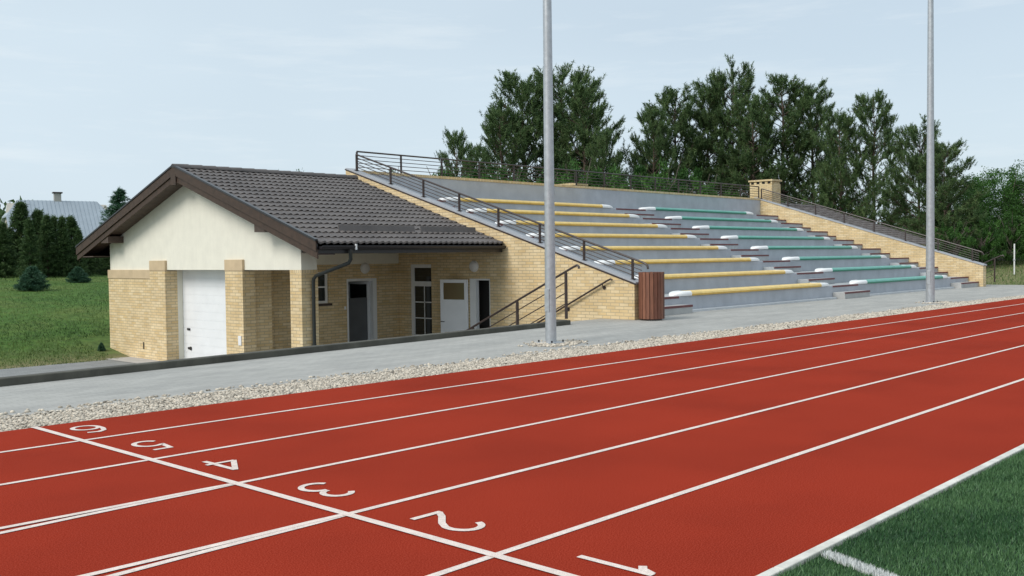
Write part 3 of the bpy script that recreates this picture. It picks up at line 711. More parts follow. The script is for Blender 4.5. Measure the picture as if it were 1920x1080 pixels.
MB().box(GX-.052, GX-.045, 24.56, 24.62, -1.0, -.80).build('air_vent', BLACKPL, bp_)
# roof build-up, verge boards, soffits
rf = tile_sheet(9.2, 15.13, bd); rp = rf[0]
ridge(9.16, 15.13, bd)
mb = MB()
for ye in (E0+.03, E1-.03):
    mb.prism([(RY, RZ-.07), (ye, rz(ye)-.07), (ye, rz(ye)-.19), (RY, RZ-.19)], 'x', 9.25, 15.12)
mb.build('roof_deck', SOFFIT, bd)
for s, ye in ((-1, E0), (1, E1)):
    vb = MB(); vb.prism([(RY, RZ+.0), (ye, rz(ye)+.0), (ye, rz(ye)-.24), (RY, RZ-.24)], 'x', 9.17, 9.2); vb.prism([(RY, RZ-.20), (ye, rz(ye)-.20), (ye, rz(ye)-.40), (RY, RZ-.40)], 'x', 9.203, 9.24)
    vb.build('verge_board', BROWNWOOD, bd, bevel=.004)
    MB().prism([(RY, RZ+.035), (ye, rz(ye)+.035), (ye, rz(ye)-.01), (RY, RZ-.01)], 'x', 9.15, 9.23).build('verge_flashing', GUTTER, bd)
    sf = MB(); nn = 14
    for i in range(nn):
        a_ = RY+s*(ln_ := abs(ye-RY))*i/nn; b_ = RY+s*ln_*(i+.965)/nn
        sf.prism([(a_, rz(a_)-.30), (b_, rz(b_)-.30), (b_, rz(b_)-.32), (a_, rz(a_)-.32)], 'x', 9.24, GX-.002)
    sf.build('verge_soffit', SOFFIT, bd)
MB().prism([(RY-.13, RZ-.22), (RY+.13, RZ-.22), (RY+.13, RZ-.50), (RY-.13, RZ-.50)], 'x', 9.165, 9.2).build('apex_plate', BROWNWOOD, bd)
for y in (17.82, 26.0): MB().box(9.23, GX-.001, y-.22, y+.22, rz(y)-.52, rz(y)-.33).build('purlin_end', SOFFIT, bd)
# eave soffit + fascia + gutter (front), rear eave
MB().box(9.25, 15.12, E0+.06, 15.9, 1.66, 1.69).build('eave_soffit', SOFFIT, bd)
MB().box(GX+.01, 15.12, 15.9, 16.838, 1.66, 1.69).build('eave_soffit', SOFFIT, bd)
MB().box(9.22, 15.12, 26.76, E1-.05, 1.66, 1.69).build('eave_soffit', SOFFIT, bd)
MB().box(9.22, 15.12, E0+.03, E0+.055, 1.64, 1.87).build('fascia_board', GUTTER, bd)
MB().box(9.22, 15.12, E1-.055, E1-.03, 1.64, 1.87).build('fascia_board', GUTTER, bd)
gm = MB(); gy0 = E0-.05; r_ = .075; prof = [(gy0+math.cos(R(t))*r_, 1.80+math.sin(R(t))*r_) for t in range(180, 361, 15)]; prof2 = [(gy0+math.cos(R(t))*(r_-.008), 1.80+math.sin(R(t))*(r_-.008)) for t in range(360, 179, -15)]
gm.prism(prof+prof2, 'x', 9.26, 15.11); gm.tube([(9.26, gy0-r_, 1.80), (15.11, gy0-r_, 1.80)], .012, 6)
for xx in (9.262, 15.095): gm.prism(prof, 'x', xx, xx+.012)
gt_ = gm.build('gutter', GUTTER, bd)
MB().box(10.16, 10.20, gy0-.092, gy0-.06, 1.72, 1.85).build('gutter_bracket', WHITEPVC, gt_)
dp = MB(); dp.tube([(10.08, gy0, 1.73), (10.08, gy0, 1.50), (10.07, gy0+.06, 1.42), (9.98, 16.66, 1.13), (9.97, 16.74, 1.06), (9.97, 16.76, .98), (9.97, 16.76, FL)], .043, 12)
for z in (.6, -.5): dp.tube([(9.97, 16.76, z), (9.97, 16.76, z+.03)], .052, 12)
dp.build('downpipe', mat('dark_green_grey_pipe', (.026, .030, .028), .35), bd, smooth=True)
# snow guards near the eave
for xa_, xb_ in ((10.4, 12.75), (12.95, 14.9)):
    y = 16.30; MB().prism([(y, rz(y)-.02), (y+.02, rz(y)-.02), (y+.05, rz(y)+.13), (y+.035, rz(y)+.13)], 'x', xa_, xb_).build('snow_guard', TILE, bd)
# openings in the grandstand's side wall that face the court: tall window and door
STW = SX0 + .13
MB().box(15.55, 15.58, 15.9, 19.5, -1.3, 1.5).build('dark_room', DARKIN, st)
f = MB(); x_ = STW-.035
f.box(x_, STW-.002, 19.22, 19.36, FL, 1.33); f.box(x_, STW-.002, 18.38, 18.44, FL, 1.33); f.box(x_, STW-.002, 18.44, 19.22, 1.23, 1.33); f.box(x_, STW-.002, 18.44, 19.22, .70, .84)
for z in (.24, -.22, -.72): f.box(x_+.012, STW-.004, 18.44, 19.22, z-.015, z+.015)
f.box(x_+.012, STW-.006, 18.79, 18.82, FL, .70)
tw = f.build('tall_window', WHITEPVC, st)
MB().box(STW-.014, STW-.003, 18.44, 19.22, FL, 1.23).build('pane', GLASS, tw)
f = MB(); f.box(STW-.12, STW-.002, 16.60, 16.838, FL, .932); f.box(STW-.12, STW-.002, 16.11, 16.60, .89, .932); f.box(STW-.10, STW-.002, 16.052, 16.11, FL, .932)
d2 = f.build('side_door', WHITEPVC, st)
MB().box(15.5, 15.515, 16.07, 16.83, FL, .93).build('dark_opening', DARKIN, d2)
lf = MB(); ang = math.atan2(17.70-16.84, 14.90-15.08); lq = leaf(lf, 15.08, 16.84, ang, .9, FL, .91)
lq(0, .10, FL+.02, .91); lq(.80, .90, FL+.02, .91); lq(.10, .80, .82, .91); lq(.10, .80, FL+.02, .36, .8)
l2 = lf.build('door_leaf', DOORWHITE, d2)
hv = Vector((math.cos(ang), math.sin(ang), 0)); hn = Vector((-1, 0, 0)); hp_ = Vector((15.08, 16.84, -.25)) + hv*.84 + hn*.03
hm = MB(); hm.tube([hp_, hp_+hn*.05], .011, 8); hm.tube([hp_+hn*.05, hp_+hn*.05-hv*.12], .010, 8); hm.build('handle', BLACKPL, l2)
gl = MB(); lq = leaf(gl, 15.08, 16.84, ang, .9, 0, 1); lq(.10, .80, .36, .82, .3); gl.build('door_pane', mat('door_glass_tan', (.16, .12, .06), .12, spec=.7), d2)
# round wall lamps
def bulkhead(label, c, n_):
    t = thing('wall_lamp', label, 'lamp', c, 'round wall lamps of the court'); c = Vector(c); n_ = Vector(n_); a_ = n_.cross(Vector((0, 0, 1)))
    def disc(r0, d0, r1, d1, mb, rings=1):
        k = 28; vs = [c+n_*d0+(a_*math.cos(2*math.pi*i/k)+Vector((0, 0, 1))*math.sin(2*math.pi*i/k))*r0 for i in range(k)] + [c+n_*d1+(a_*math.cos(2*math.pi*i/k)+Vector((0, 0, 1))*math.sin(2*math.pi*i/k))*r1 for i in range(k)]
        mb.add(vs, [tuple(range(k))[::-1], tuple(range(k, 2*k))] + [(i, (i+1) % k, k+(i+1) % k, k+i) for i in range(k)])
    mb = MB(); disc(.155, .0, .155, .03, mb); mb.build('base_ring', WHITEPVC, t, smooth=True)
    mb = MB(); disc(.15, .031, .135, .07, mb); disc(.135, .0701, .09, .095, mb); mb.build('diffuser', LAMPG, t, smooth=True)
bulkhead('round white wall lamp above the half open dark doorway in the porch', (13.88, PYW-.02, 1.245), (0, -1, 0))
bulkhead('round white wall lamp above the white open door by the stairs', (SX0-.002, 16.63, 1.27), (-1, 0, 0))
tag(MB().box(13.15, 13.21, PYW-.02, PYW-.002, .10, .19).build('wall_switch', WHITEPVC), 'tiny white switch on the brick left of the dark doorway', 'switch')
tag(MB().box(GX-.085, GX-.062, 19.36, 19.50, -.62, -.38).build('socket_box', WHITEPVC, bevel=.008), 'small white socket box low on the brick pillar right of the garage door', 'socket box')

# matching roof on the far side of the stand --------------------------------
b2 = thing('far_wing_building', 'tiled roof of the matching wing seen behind the far right railing', 'building', (44, 21, -1.28))
tile_sheet(40.86, 46.8, b2); ridge(42.0, 46.8, b2)
mb = MB(); mb.prism([(RY, RZ-.07), (E0+.1, rz(E0+.1)-.07), (16.9, 1.6), (16.9, FL), (26.6, FL), (26.6, 1.6), (E1-.1, rz(E1-.1)-.07)], 'x', 40.87, 46.3)
mb.build('wall', PLASTER, b2)

# ------------------------------------------------------------------ litter bin
bc = Vector((15.385, 11.0, 0)); lb = thing('litter_bin', 'tall round litter bin of reddish brown wooden slats against the grandstand corner', 'litter bin', bc)
mb = MB(); ns = 20
for i in range(ns):
    t = 2*math.pi*i/ns; ca, sa = math.cos(t), math.sin(t); r0, r1, hw = .272, .30, .040
    vs = []
    for z in (.03, 1.12+random.uniform(-.004, .004)):
        for r_, w_ in ((r0, -hw), (r0, hw), (r1, hw), (r1, -hw)): vs.append((ca*r_-sa*w_, sa*r_+ca*w_, z))
    mb.add(vs, [(0, 1, 2, 3), (7, 6, 5, 4), (0, 4, 5, 1), (1, 5, 6, 2), (2, 6, 7, 3), (3, 7, 4, 0)])
WOODB = bpy.data.materials.new('bin_slats'); WOODB.use_nodes = True; t = WOODB.node_tree; b = P(WOODB)
g_ = N(t, 'ShaderNodeNewGeometry'); r_ = ramp(t, [(0, (.10, .034, .020)), (.5, (.165, .060, .033)), (1, (.24, .098, .055))]); L(t, g_.outputs['Random Per Island'], r_.inputs[0])
tcn = N(t, 'ShaderNodeTexCoord'); mp = N(t, 'ShaderNodeMapping'); mp.inputs['Scale'].default_value = (30, 30, 2); n_ = N(t, 'ShaderNodeTexNoise'); n_.inputs['Scale'].default_value = 2; n_.inputs['Detail'].default_value = 6; L(t, tcn.outputs['Object'], mp.inputs[0]); L(t, mp.outputs[0], n_.inputs[0])
rr = ramp(t, [(.3, (.7, .7, .7)), (.7, (1.2, 1.2, 1.2))]); L(t, n_.outputs[0], rr.inputs[0]); mx = N(t, 'ShaderNodeMix', data_type='RGBA', blend_type='MULTIPLY'); mx.inputs[0].default_value = 1
L(t, r_.outputs[0], mx.inputs[6]); L(t, rr.outputs[0], mx.inputs[7]); L(t, mx.outputs[2], b.inputs['Base Color']); b.inputs['Roughness'].default_value = .55
local('slat_casing', mb, WOODB, lb, bevel=.004)
mb = MB(); mb.tube([(0, 0, .02), (0, 0, 1.06)], .262, 28); mb.tube([(0, 0, 1.06), (0, 0, 1.09)], [.262, .262], 28); local('liner', mb, BLACKPL, lb, smooth=True)
mb = MB(); mb.tube([(0, 0, 0), (0, 0, .03)], .24, 28); local('base', mb, DARKMETAL, lb)

# ------------------------------------------------------------------ floodlight poles
def lamp_pole(loc, r0, r1, hgt, label):
    t = thing('lamp_pole', label, 'lamp pole', loc, 'galvanised lamp poles beside the track'); 
    mb = MB(); mb.tube([(0, 0, -.05), (0, 0, hgt*.35), (0, 0, hgt*.7), (0, 0, hgt)], [r0, r0+(r1-r0)*.35, r0+(r1-r0)*.7, r1], 16); local('shaft', mb, GALV, t, smooth=True)
    mb = MB(); mb.box(-.2, .2, -.2, .2, .0, .02); 
    local('base_plate', mb, GALV, t, bevel=.004)
    for a_, b_ in ((-.15, -.15), (.15, -.15), (.15, .15), (-.15, .15)):
        mb = MB(); mb.tube([(a_, b_, .02), (a_, b_, .055)], .016, 6); local('anchor_bolt', mb, BLACKPL, t)
    mb = MB(); mb.box(-r0-.006, -r0+.03, -.05, .05, .55, .95); local('service_door', mb, GALV, t, bevel=.006)
    mb = MB(); mb.tube([(0, 0, hgt-.05), (0, -.5, hgt+.12), (0, -1.1, hgt+.15)], .04, 10); local('arm', mb, GALV, t, smooth=True)
    mb = MB(); mb.box(-.15, .15, -1.7, -1.05, hgt+.08, hgt+.20); local('lamp_head', mb, GALV, t, bevel=.03)
lamp_pole((9.40, 8.95, 0), .098, .055, 11.5, 'tall grey galvanised lamp pole standing in gravel in front of the stair railing')
lamp_pole((26.15, 8.52, 0), .125, .062, 12.5, 'slimmer-looking distant grey lamp pole in front of the green benches')

# ------------------------------------------------------------------ trees
def tri_cloud(P0, D, ln, w):
    """thin triangles from base points P0 along D"""
    n = len(P0); s = rng.normal(0, 1, (n, 3)); s = np.cross(s, D); s /= np.linalg.norm(s, axis=1)[:, None]+1e-9
    V = np.empty((n*3, 3)); V[0::3] = P0 - s*w[:, None]/2; V[1::3] = P0 + s*w[:, None]/2; V[2::3] = P0 + D*ln[:, None]
    return V
def limb_path(p, d, ln, up, n=5, wob=.08):
    pts = [p]; d = np.array(d, float)
    for i in range(n):
        d = d + np.array([0, 0, up]) + rng.normal(0, wob, 3); d /= np.linalg.norm(d); pts.append(pts[-1]+d*ln/n)
    return pts
def make_pine(name, h, wid, seed, lo=.22, dens=1.0, m=NEEDLE, lean=0):
    global rng
    keep = rng; rng = np.random.default_rng(seed)
    root = thing(name, None, None)
    tr = MB(); hh = np.linspace(0, h, 9); off = np.cumsum(rng.normal(0, .07, (9, 2)), 0); off[0] = 0
    def tp(z): return np.array([np.interp(z, hh, off[:, 0]), np.interp(z, hh, off[:, 1]), z])
    r0 = h*.012+.05
    tr.tube([tuple(tp(z)) for z in hh], [max(.02, r0*(1-z/h*.93)) for z in hh], 8)
    tufts = []; tdir = []
    z = h*lo
    while z < h*.97:
        f = (z-h*lo)/(h*(1-lo)); 
        prof = min(1, .6+f*2.6)*(1-f)**.50*.97+.05
        nb = rng.integers(3, 6); a0 = rng.uniform(0, 6.28)
        for i in range(nb):
            if rng.random() < .12: continue
            a = a0 + i*6.28/nb + rng.normal(0, .25); ln = wid/2*prof*rng.uniform(.6, 1.18)+.25
            p = tp(z); path = limb_path(p, (np.cos(a), np.sin(a), .12+.75*f), ln, .10, 5, .10)
            tr.tube([tuple(q) for q in path], [max(.012, r0*.30*(1-f*.6)*(1-j/6.5)) for j in range(6)], 5, cap=False)
            # side twigs carrying tufts on the outer two thirds
            nt = int((4+ln*5.0)*dens)
            for j in range(nt):
                u = rng.uniform(.28, 1)**.8; k = min(4, int(u*5)); b = path[k]*(1-(u*5-k)) + path[k+1]*(u*5-k) if k < 5 else path[5]
                td = np.array([np.cos(a+rng.normal(0, 1.0)), np.sin(a+rng.normal(0, 1.0)), rng.uniform(.1, 1.1)]); td /= np.linalg.norm(td)
                ext = rng.uniform(.1, .75)*(1.1-.4*f)*(wid/7.0)
                e = b + td*ext
                if rng.random() < .45: tr.tube([tuple(b), tuple((b+e)/2+np.array([0, 0, -.02])), tuple(e)], [.016, .012, .008], 3, cap=False)
                up = td*.6 + np.array([0, 0, rng.uniform(.5, 1.2)]); up /= np.linalg.norm(up)
                tufts.append(e); tdir.append(up)
                if rng.random() < .6: tufts.append(b+td*ext*.5); tdir.append(up)
        z += h*rng.uniform(.028, .045)
    for i in range(6): tufts.append(tp(h*(.955+.01*i))); tdir.append(np.array([0, 0, 1.]))
    tufts = np.array(tufts); tdir = np.array(tdir); K = 24
    T = np.repeat(tufts, K, 0); A = np.repeat(tdir, K, 0); n = len(T); s = rng.uniform(-.22, .22, n)
    P0 = T + A*s[:, None]; D = A*.75 + rng.normal(0, .62, (n, 3)); D /= np.linalg.norm(D, axis=1)[:, None]
    V = tri_cloud(P0, D, rng.uniform(.13, .30, n), rng.uniform(.028, .055, n))
    tint = np.clip(np.repeat(rng.normal(.42, .22, len(tufts)), K) + rng.normal(0, .12, n), 0, 1)
    tn_ = tr.build('trunk', BARK, smooth=True); tn_.parent = root; KIDS.setdefault(root.name, []).append(tn_)
    soup('crown', V, np.arange(n*3).reshape(-1, 3), m, tint, root)
    rng = keep
    return root
def make_spruce(name, h, wid, seed, m=SPRUCE, K=20):
    global rng
    keep = rng; rng = np.random.default_rng(seed); root = thing(name, None, None)
    tr = MB(); tr.tube([(0, 0, 0), (0, 0, h*.5), (0, 0, h*.98)], [.03+h*.01, .02+h*.006, .01], 6)
    tf, td = [], []; z = h*.03
    while z < h*.98:
        f = z/h; r = wid/2*(1-f)**.85*rng.uniform(.8, 1.12)+.04; nb = rng.integers(6, 10)
        for i in range(nb):
            a = rng.uniform(0, 6.28); dirv = np.array([np.cos(a), np.sin(a), .25]); 
            for u in np.arange(.25, 1.01, .25): tf.append(np.array([0, 0, z]) + dirv*r*u*rng.uniform(.85, 1.1)); td.append(dirv+np.array([0, 0, .25]))
        z += h*.032
    for i in range(4): tf.append(np.array([0, 0, h*(.95+.015*i)])); td.append(np.array([0, 0, 1.]))
    tf, td = np.array(tf), np.array(td); td /= np.linalg.norm(td, axis=1)[:, None]
    T = np.repeat(tf, K, 0); A = np.repeat(td, K, 0); n = len(T); sc = max(.5, min(1.2, wid/2))
    P0 = T + rng.normal(0, .07*sc, (n, 3)); D = A*.8+rng.normal(0, .5, (n, 3)); D /= np.linalg.norm(D, axis=1)[:, None]
    V = tri_cloud(P0, D, rng.uniform(.08, .22, n)*sc, rng.uniform(.03, .06, n)*sc)
    tint = np.clip(np.repeat(rng.normal(.4, .24, len(tf)), K) + rng.normal(0, .12, n), 0, 1)
    tn_ = tr.build('trunk', BARK, smooth=True); tn_.parent = root; KIDS.setdefault(root.name, []).append(tn_)
    soup('crown', V, np.arange(n*3).reshape(-1, 3), m, tint, root)
    rng = keep
    return root
def make_broadleaf(name, h, wid, seed, m=LEAF, nclump=230, lo=.06):
    global rng
    keep = rng; rng = np.random.default_rng(seed); root = thing(name, None, None); tr = MB(); ends = []
    tr.tube([(0, 0, 0), (.05, .03, h*.3), (0, .1, h*.7)], [h*.016+.03, h*.011+.02, .03], 7)
    for i in range(22):
        z = h*rng.uniform(.08, .6); a = rng.uniform(0, 6.28); path = limb_path(np.array([.02, .03, z]), (np.cos(a), np.sin(a), rng.uniform(.3, 1.1)), wid*rng.uniform(.35, .55), .06, 5, .14)
        tr.tube([tuple(q) for q in path], [.05, .04, .03, .022, .016, .01], 5, cap=False)
    C_ = []
    while len(C_) < nclump:
        q = rng.normal(0, 1, 3); q /= np.linalg.norm(q); r = rng.uniform(.45, 1.0)**.6
        p = np.array([q[0]*wid/2*r, q[1]*wid/2*r, h*(.52+.46*q[2]*r)])
        if p[2] < h*lo: continue
        wv = 1+.22*np.sin(3*np.arctan2(q[1], q[0])+seed)+.12*np.sin(7*q[2]+seed); p[:2] *= wv; p[2] = p[2]*(.94+.08*np.sin(5*np.arctan2(q[1], q[0])+seed*2)); C_.append(p)
    C_ = np.array(C_); K = 110; n = len(C_)*K; T = np.repeat(C_, K, 0); rad = np.repeat(rng.uniform(.3, .62, len(C_))*h/8, K)
    P0 = T + rng.normal(0, .55, (n, 3))*rad[:, None]*np.array([1, 1, .75]); D = rng.normal(0, 1, (n, 3))+np.array([0, 0, .3]); D /= np.linalg.norm(D, axis=1)[:, None]
    V = tri_cloud(P0, D, rng.uniform(.09, .2, n)*max(.7, h/9), rng.uniform(.06, .13, n)*max(.7, h/9))
    tint = np.clip(np.repeat(rng.normal(.45, .22, len(C_)), K)+rng.normal(0, .14, n), 0, 1)
    tn_ = tr.build('trunk', BARK2, smooth=True); tn_.parent = root; KIDS.setdefault(root.name, []).append(tn_)
    soup('crown', V, np.arange(n*3).reshape(-1, 3), m, tint, root)
    rng = keep
    return root
def drop(root):
    for ch in KIDS.get(root.name, []): pass
    return root
def foot(px, py):
    d = CF + CR*((px-960)/F_PX) + CU*((540-py)/F_PX); hl_ = math.hypot(d.x, d.y)
    for i in range(200, 1300):
        k_ = i*.1; q = CAM + d*(k_/hl_)
        if q.z < ground_z(q.x, q.y): return k_
    return 130
USED = set()
def plant(proto, px, top, dist, hp, label, cat, group, wscale=1.0, rot=None, base=None):
    """stand a copy of proto so that its foot is on the ground in the direction px and its top reaches the row top"""
    q = at(px, top, dist); gz_ = ground_z(q.x, q.y) if base is None else base
    if proto.name in USED: o = copy_tree(proto)
    else: o = proto; USED.add(proto.name)
    s = (q.z-gz_)/hp
    if proto.name.startswith('pine_tree'): wscale *= 1.12; s *= .93
    o.location = (q.x, q.y, gz_-.05); o.scale = (s*wscale, s*wscale, s); o.rotation_euler = (0, 0, rot if rot is not None else random.uniform(0, 6.28))
    for k_ in ('label', 'category', 'group'):
        if k_ in o: del o[k_]
    tag(o, label, cat, group); return o
pineA = make_pine('pine_tree', 14, 10.2, 11, .16, 1.35)
pineB = make_pine('pine_tree', 15, 8.8, 12, .20, 1.25)
pineC = make_pine('pine_tree', 15, 7.4, 13, .24, 1.2)
pineD = make_pine('pine_tree', 12, 8.6, 14, .10, 1.35)
G1, G2 = 'pines behind the grandstand, near group', 'pines behind the grandstand, right-hand group'
pn = [
 (pineD, 852, 240, 62, 12, 'small pine at the left edge of the trees behind the back railing', G1, .62),
 (pineC, 888, 262, 60, 15, 'short pine between the smallest left pine and the big broad pine group', G1, .7),
 (pineB, 938, 182, 68, 15, 'pine on the left shoulder of the broad pine group', G1, .9),
 (pineA, 985, 130, 70, 14, 'tall full pine just left of the near lamp pole', G1, 1.0),
 (pineA, 1052, 114, 72, 14, 'tallest pine rising directly right of the near lamp pole', G1, 1.0),
 (pineB, 1096, 138, 68, 15, 'pine on the right shoulder of the broad pine group with see-through crown', G1, .95),
 (pineD, 1134, 240, 64, 12, 'low pine at the right foot of the broad pine group', G1, .62),
 (pineD, 1222, 196, 70, 12, 'pine at the left edge of the right-hand pine group', G2, .68),
 (pineC, 1268, 146, 72, 15, 'slender pine second in the right-hand pine group', G2, 1.15),
 (pineB, 1325, 140, 74, 15, 'pine left of the twin-topped pine in the right-hand group', G2, .9),
 (pineA, 1374, 118, 74, 14, 'twin-topped pine, tallest of the right-hand group, left of the chimney', G2, .78),
 (pineC, 1422, 168, 70, 15, 'thin pine directly behind the far brick chimney', G2, 1.0),
 (pineC, 1474, 128, 72, 15, 'pointed pine just right of the far brick chimney', G2, 1.1),
 (pineB, 1524, 138, 72, 15, 'open-crowned pine behind the start of the far sloping railing', G2, .9),
 (pineD, 1572, 204, 66, 12, 'lower pine filling the gap before the lone spired pine', G2, .7),
 (pineB, 1640, 156, 66, 15, 'lone spired pine standing above the far wing roof', G2, .85),
 (pineA, 1722, 224, 62, 14, 'rounded pine just left of the distant lamp pole', G2, .92),
 (pineD, 1775, 262, 60, 12, 'bushy pine right of the distant lamp pole', G2, 1.0),
]
for p_, px, top, dist, hp, lab, grp, ws in pn: plant(p_, px, top, dist, hp, lab, 'pine tree', grp, ws)
blA = make_broadleaf('leafy_tree', 8, 7.5, 21); blB = make_broadleaf('leafy_tree', 7, 7.0, 22); 
G3 = 'leafy trees at the right edge'
for p_, px, top, dist, hp, lab, ws in (
 (blA, 1842, 305, 68, 8, 'bright green leafy tree just right of the pines', 1.0),
 (blB, 1893, 300, 66, 7, 'bright green leafy tree behind the thin white post', 1.05),
 (blA, 1950, 304, 66, 8, 'bright green leafy tree cut by the right edge of the photo', 1.0),
 (blB, 1800, 352, 64, 7, 'leafy tree filling the space under the bushy pine', 1.0),
 (blB, 1742, 372, 70, 7, 'leafy tree behind the distant lamp pole, under the pines', .95),
 (blA, 1690, 392, 74, 8, 'small leafy tree above the far wing roof', .8)):
    plant(p_, px, top, dist, hp, lab, 'leafy tree', G3, ws)
shr = make_broadleaf('leafy_shrub', 3.2, 4.2, 31, nclump=120)
G4 = 'leafy shrubs behind the grandstand'
for i, (px, top, dist, lab) in enumerate((
 (1842, 402, 60, 'dark leafy shrub at the foot of the trees, left of the white post'),
 (1895, 396, 62, 'dark leafy shrub directly behind the white post'),
 (1948, 400, 62, 'dark leafy shrub at the right edge of the photo'),
 (1788, 412, 58, 'dark leafy shrub right of the distant lamp pole foot'),
 (1075, 300, 58, 'light green young shrub behind the back railing, right of the near pole'),
 (1160, 306, 60, 'light green young shrub behind the back railing between the pine groups'),
 (1010, 312, 60, 'low shrub behind the back railing, left of the near pole'),
 (930, 306, 58, 'low shrub behind the back railing under the left pines'),
 (850, 312, 56, 'low shrub at the left end of the greenery behind the railing'),
 (1235, 300, 64, 'low shrub under the left pines of the right-hand group'),
 (1300, 312, 66, 'low shrub left of the twin-topped pine'),
 (1555, 345, 70, 'low shrub behind the upper far sloping railing'),
 (545, 317, 85, 'tip of a leafy crown peeking over the tiled roof ridge'),
 (742, 316, 80, 'dark leafy top showing through the corner railing'))):
    plant(shr, px, top, dist, 3.2, lab, 'shrub', G4, .62 if px > 700 else .5)
# left hedge of conifers and single shrubs
spA = make_spruce('conifer', 4, 1.7, 41); spB = make_spruce('conifer', 4, 1.35, 42)
G5 = 'row of dark conifers at the meadow edge'
hed = [(-14, 428, 58), (4, 416, 58), (18, 425, 60), (38, 378, 60), (54, 408, 57), (70, 392, 60), (87, 401, 58), (100, 405, 61), (116, 404, 58), (133, 405, 60), (147, 428, 58), (163, 446, 60), (180, 452, 62), (198, 456, 60)]
names = ['conifer cut by the left edge of the photo', 'short conifer in front of the pale gable at the left edge', 'short dark conifer left of the tallest conifer of the row', 'tallest narrow conifer of the row, beside the house gable', 'conifer just right of the tallest one in the row', 'second tallest conifer of the row, against the metal roof', 'conifer below the left part of the house roof', 'conifer below the house chimney', 'conifer right of the house chimney line', 'last tall conifer before the bare stretch of metal roof', 'stepped-down conifer under the right house eave', 'low conifer at the tip of the brown roof overhang', 'low conifer half behind the brown roof overhang', 'low conifer beside the corner of the cream gable wall']
for i, ((px, top, dist), lab) in enumerate(zip(hed, names)):
    plant(spA if i % 2 else spB, px, top, dist, 4, lab, 'conifer', G5, 1.15 if i % 3 else 1.3)
yg = make_spruce('young_spruce', 8, 5.2, 43, YOUNGSP, 26)
plant(yg, 224, 352, 88, 8, 'blue-green spruce top rising behind the left roof slope', 'spruce', None, 1.35)
yb_ = make_spruce('young_pine_bush', 2, 1.9, 44, YOUNGSP, 26)
plant(yb_, 68, 456, foot(68, 515), 2, 'pale green young pine standing in front of the conifer row', 'young pine', 'young pines in the meadow', .75)
plant(yb_, 60, 500, foot(60, 545), 2, 'dark round young pine nearest in the meadow', 'young pine', 'young pines in the meadow', 1.3)
plant(yb_, 146, 500, foot(146, 530), 2, 'low young pine in the meadow below the roof overhang tip', 'young pine', 'young pines in the meadow', 1.4)
plant(yb_, 190, 640, foot(190, 658), 2, 'tiny weedy bush near the brick corner at the drive', 'weed', None, .9)

# meadow grass blades in view between drive and conifers ----------------------
nn = 70000; yy = 25.1 + (rng.uniform(0, 1, nn)**1.6)*34; xx = CAM.x + (yy-CAM.y)*rng.uniform(.12, .60, nn); k_ = (xx < 9.2) | (yy > 28.2)
xx, yy = xx[k_], yy[k_]; zz = np.array([ground_z(a_, b_) for a_, b_ in zip(xx, yy)]) - .02
pt = .45 + .25*np.sin(xx*.7+np.sin(yy*.4)*2) + .2*np.sin(yy*.9+xx*.3); sc = np.clip((yy-25)/4, .25, 1)
tag(blades('meadow_grass', np.stack([xx, yy], 1), zz, .03, .11, .03, MGRASS, .9, np.clip(pt+rng.normal(0, .25, len(xx)), 0, 1)), kind='stuff')
nn = 22000; xx = rng.uniform(43.6, 85, nn); yy = rng.uniform(10.8, 30, nn); zz = np.array([ground_z(a_, b_) for a_, b_ in zip(xx, yy)]) - .02
tag(blades('meadow_grass', np.stack([xx, yy], 1), zz, .06, .22, .04, MGRASS, .9), kind='stuff')

# white marker post ----------------------------------------------------------
q = at(1902, 457, 56); g0 = ground_z(q.x, q.y)
t = thing('marker_post', 'thin white post standing on the dry grass beyond the grandstand', 'post', (q.x, q.y, g0))
mb = MB(); mb.tube([(0, 0, -.1), (0, 0, q.z-g0)], .035, 8); local('post_shaft', mb, WHITEPVC, t)
mb = MB(); mb.box(-.05, .05, -.05, .05, (q.z-g0)*.45, (q.z-g0)*.45+.06); local('clamp', mb, GALV, t)

# ------------------------------------------------------------------ distant house
hq = at(110, 440, 118); hb = ground_z(hq.x, hq.y)
hs = thing('distant_house', 'pale house with grey-blue metal roof behind the conifers', 'house', (hq.x, hq.y, hb))
vx = Vector((CR.x, CR.y, 0)).normalized(); rot = math.atan2(vx.y, vx.x) + R(34)
hs.rotation_euler = (0, 0, rot)
rzg, ez, hl, hw = 8.25-hb, 3.6-hb, 5.3, 4.6   # ridge and eave heights above the house foot, half length, half width
mb = MB(); mb.box(-hl+.3, hl-.3, -hw+.6, hw-.6, -.5, ez+.3)
mb.prism([(-hw+.6, ez+.3), (hw-.6, ez+.3), (0, rzg-.35)], 'x', -hl+.3, hl-.3); local('wall', mb, HOUSEW, hs)
mb = MB(); cl = 1.3
A = [(-hl+cl, 0, rzg), (hl-cl, 0, rzg), (-hl, -hw, ez), (hl, -hw, ez), (-hl, hw, ez), (hl, hw, ez), (-hl, -hw*.38, ez+(rzg-ez)*.62), (-hl, hw*.38, ez+(rzg-ez)*.62), (hl, -hw*.38, ez+(rzg-ez)*.62), (hl, hw*.38, ez+(rzg-ez)*.62)]
B_ = [(x, y, z-.15) for x, y, z in A]; n = len(A)
mb.add(A+B_, [(0, 1, 8, 3, 2, 6), (1, 0, 7, 4, 5, 9), (0, 6, 7), (1, 9, 8), (n+0, n+6, n+2, n+3, n+8, n+1), (n+1, n+9, n+5, n+4, n+7, n+0), (2, 3, n+3, n+2), (4, 5, n+5, n+4), (2, 6, n+6, n+2), (3, 8, n+8, n+3), (6, 7, n+7, n+6), (8, 9, n+9, n+8), (7, 4, n+4, n+7), (9, 5, n+5, n+9)])
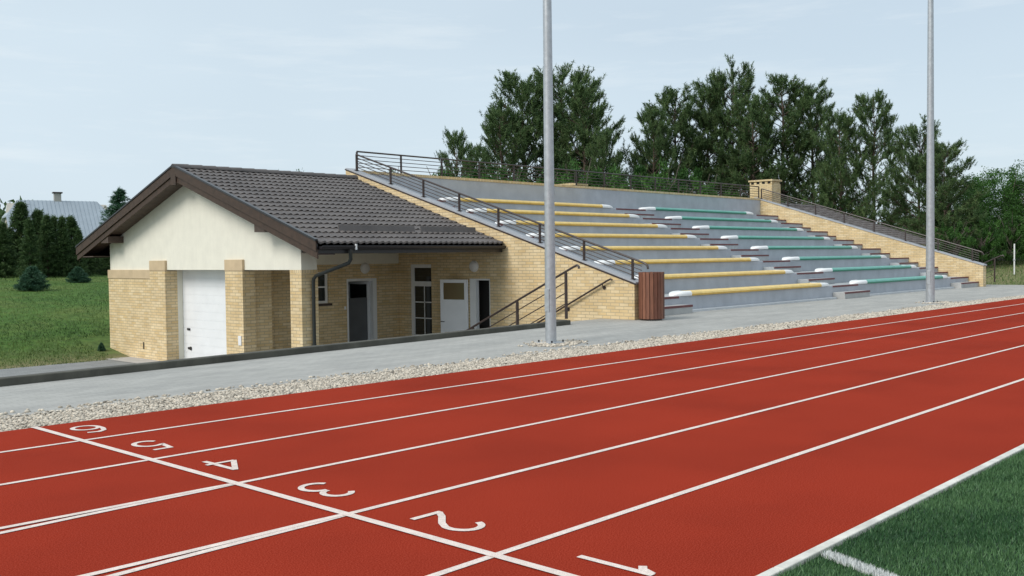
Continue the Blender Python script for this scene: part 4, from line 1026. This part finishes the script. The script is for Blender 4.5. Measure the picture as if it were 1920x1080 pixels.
rfh = local('roof', mb, METROOF, hs)
sb = MB()
for i in range(1, 26):
    x = -hl+i*2*hl/26
    top_f = 1 if abs(x) < hl-cl else max(.62, (hl-abs(x))/cl*.38+.62)
    sb.bar((x, -hw, ez+.02), (x, -hw*(1-top_f), ez+(rzg-ez)*top_f+.02), .05, .05)
local('roof_seams', sb, METROOF, rfh)
KIDS[hs.name] = KIDS.get(hs.name, [])
mb = MB(); mb.box(-.35, .35, -.1, .45, rzg-.4, rzg+.75); ch = local('chimney', mb, mat('grey_render', (.4, .38, .36), .9), rfh); mb = MB(); mb.box(-.48, .48, -.22, .57, rzg+.8, rzg+.95); 
for a_ in (-.3, .3): mb.box(a_-.06, a_+.06, .1, .2, rzg+.75, rzg+.8)
local('chimney_cap', mb, DARKMETAL, rfh)
for zc, yc_ in ((4.4-hb, -1.0), (4.4-hb, 1.0)):
    mb = MB(); mb.box(-hl+.27, -hl+.3, yc_-.4, yc_+.4, zc-.1, zc+1.0); local('window', mb, GLASS, hs)

# far woodland strip closing the horizon -------------------------------------
def far_wood():
    pts = []
    for i in range(260):
        a = R(-15 + i*.5); d = 260 + 30*math.sin(i*.7)+20*math.sin(i*.23); pts.append((CAM.x+math.sin(a)*d, CAM.y+math.cos(a)*d))
    K = 120; P_ = np.repeat(np.array(pts), K, 0); n = len(P_); hgt = np.repeat(rng.uniform(5, 9, len(pts)), K)
    z0 = np.array([ground_z(x, y) for x, y in pts]); z = np.repeat(z0, K) + rng.uniform(-.5, 1, n)*hgt
    P0 = np.stack([P_[:, 0]+rng.normal(0, 1.6, n), P_[:, 1]+rng.normal(0, 1.6, n), z], 1); D = rng.normal(0, 1, (n, 3)); D /= np.linalg.norm(D, axis=1)[:, None]
    V = tri_cloud(P0, D, rng.uniform(.8, 1.9, n), rng.uniform(.6, 1.3, n))
    o = soup('far_woodland', V, np.arange(n*3).reshape(-1, 3), SPRUCE, np.clip(rng.normal(.5, .25, n), 0, 1)); tag(o, kind='stuff')
far_wood()
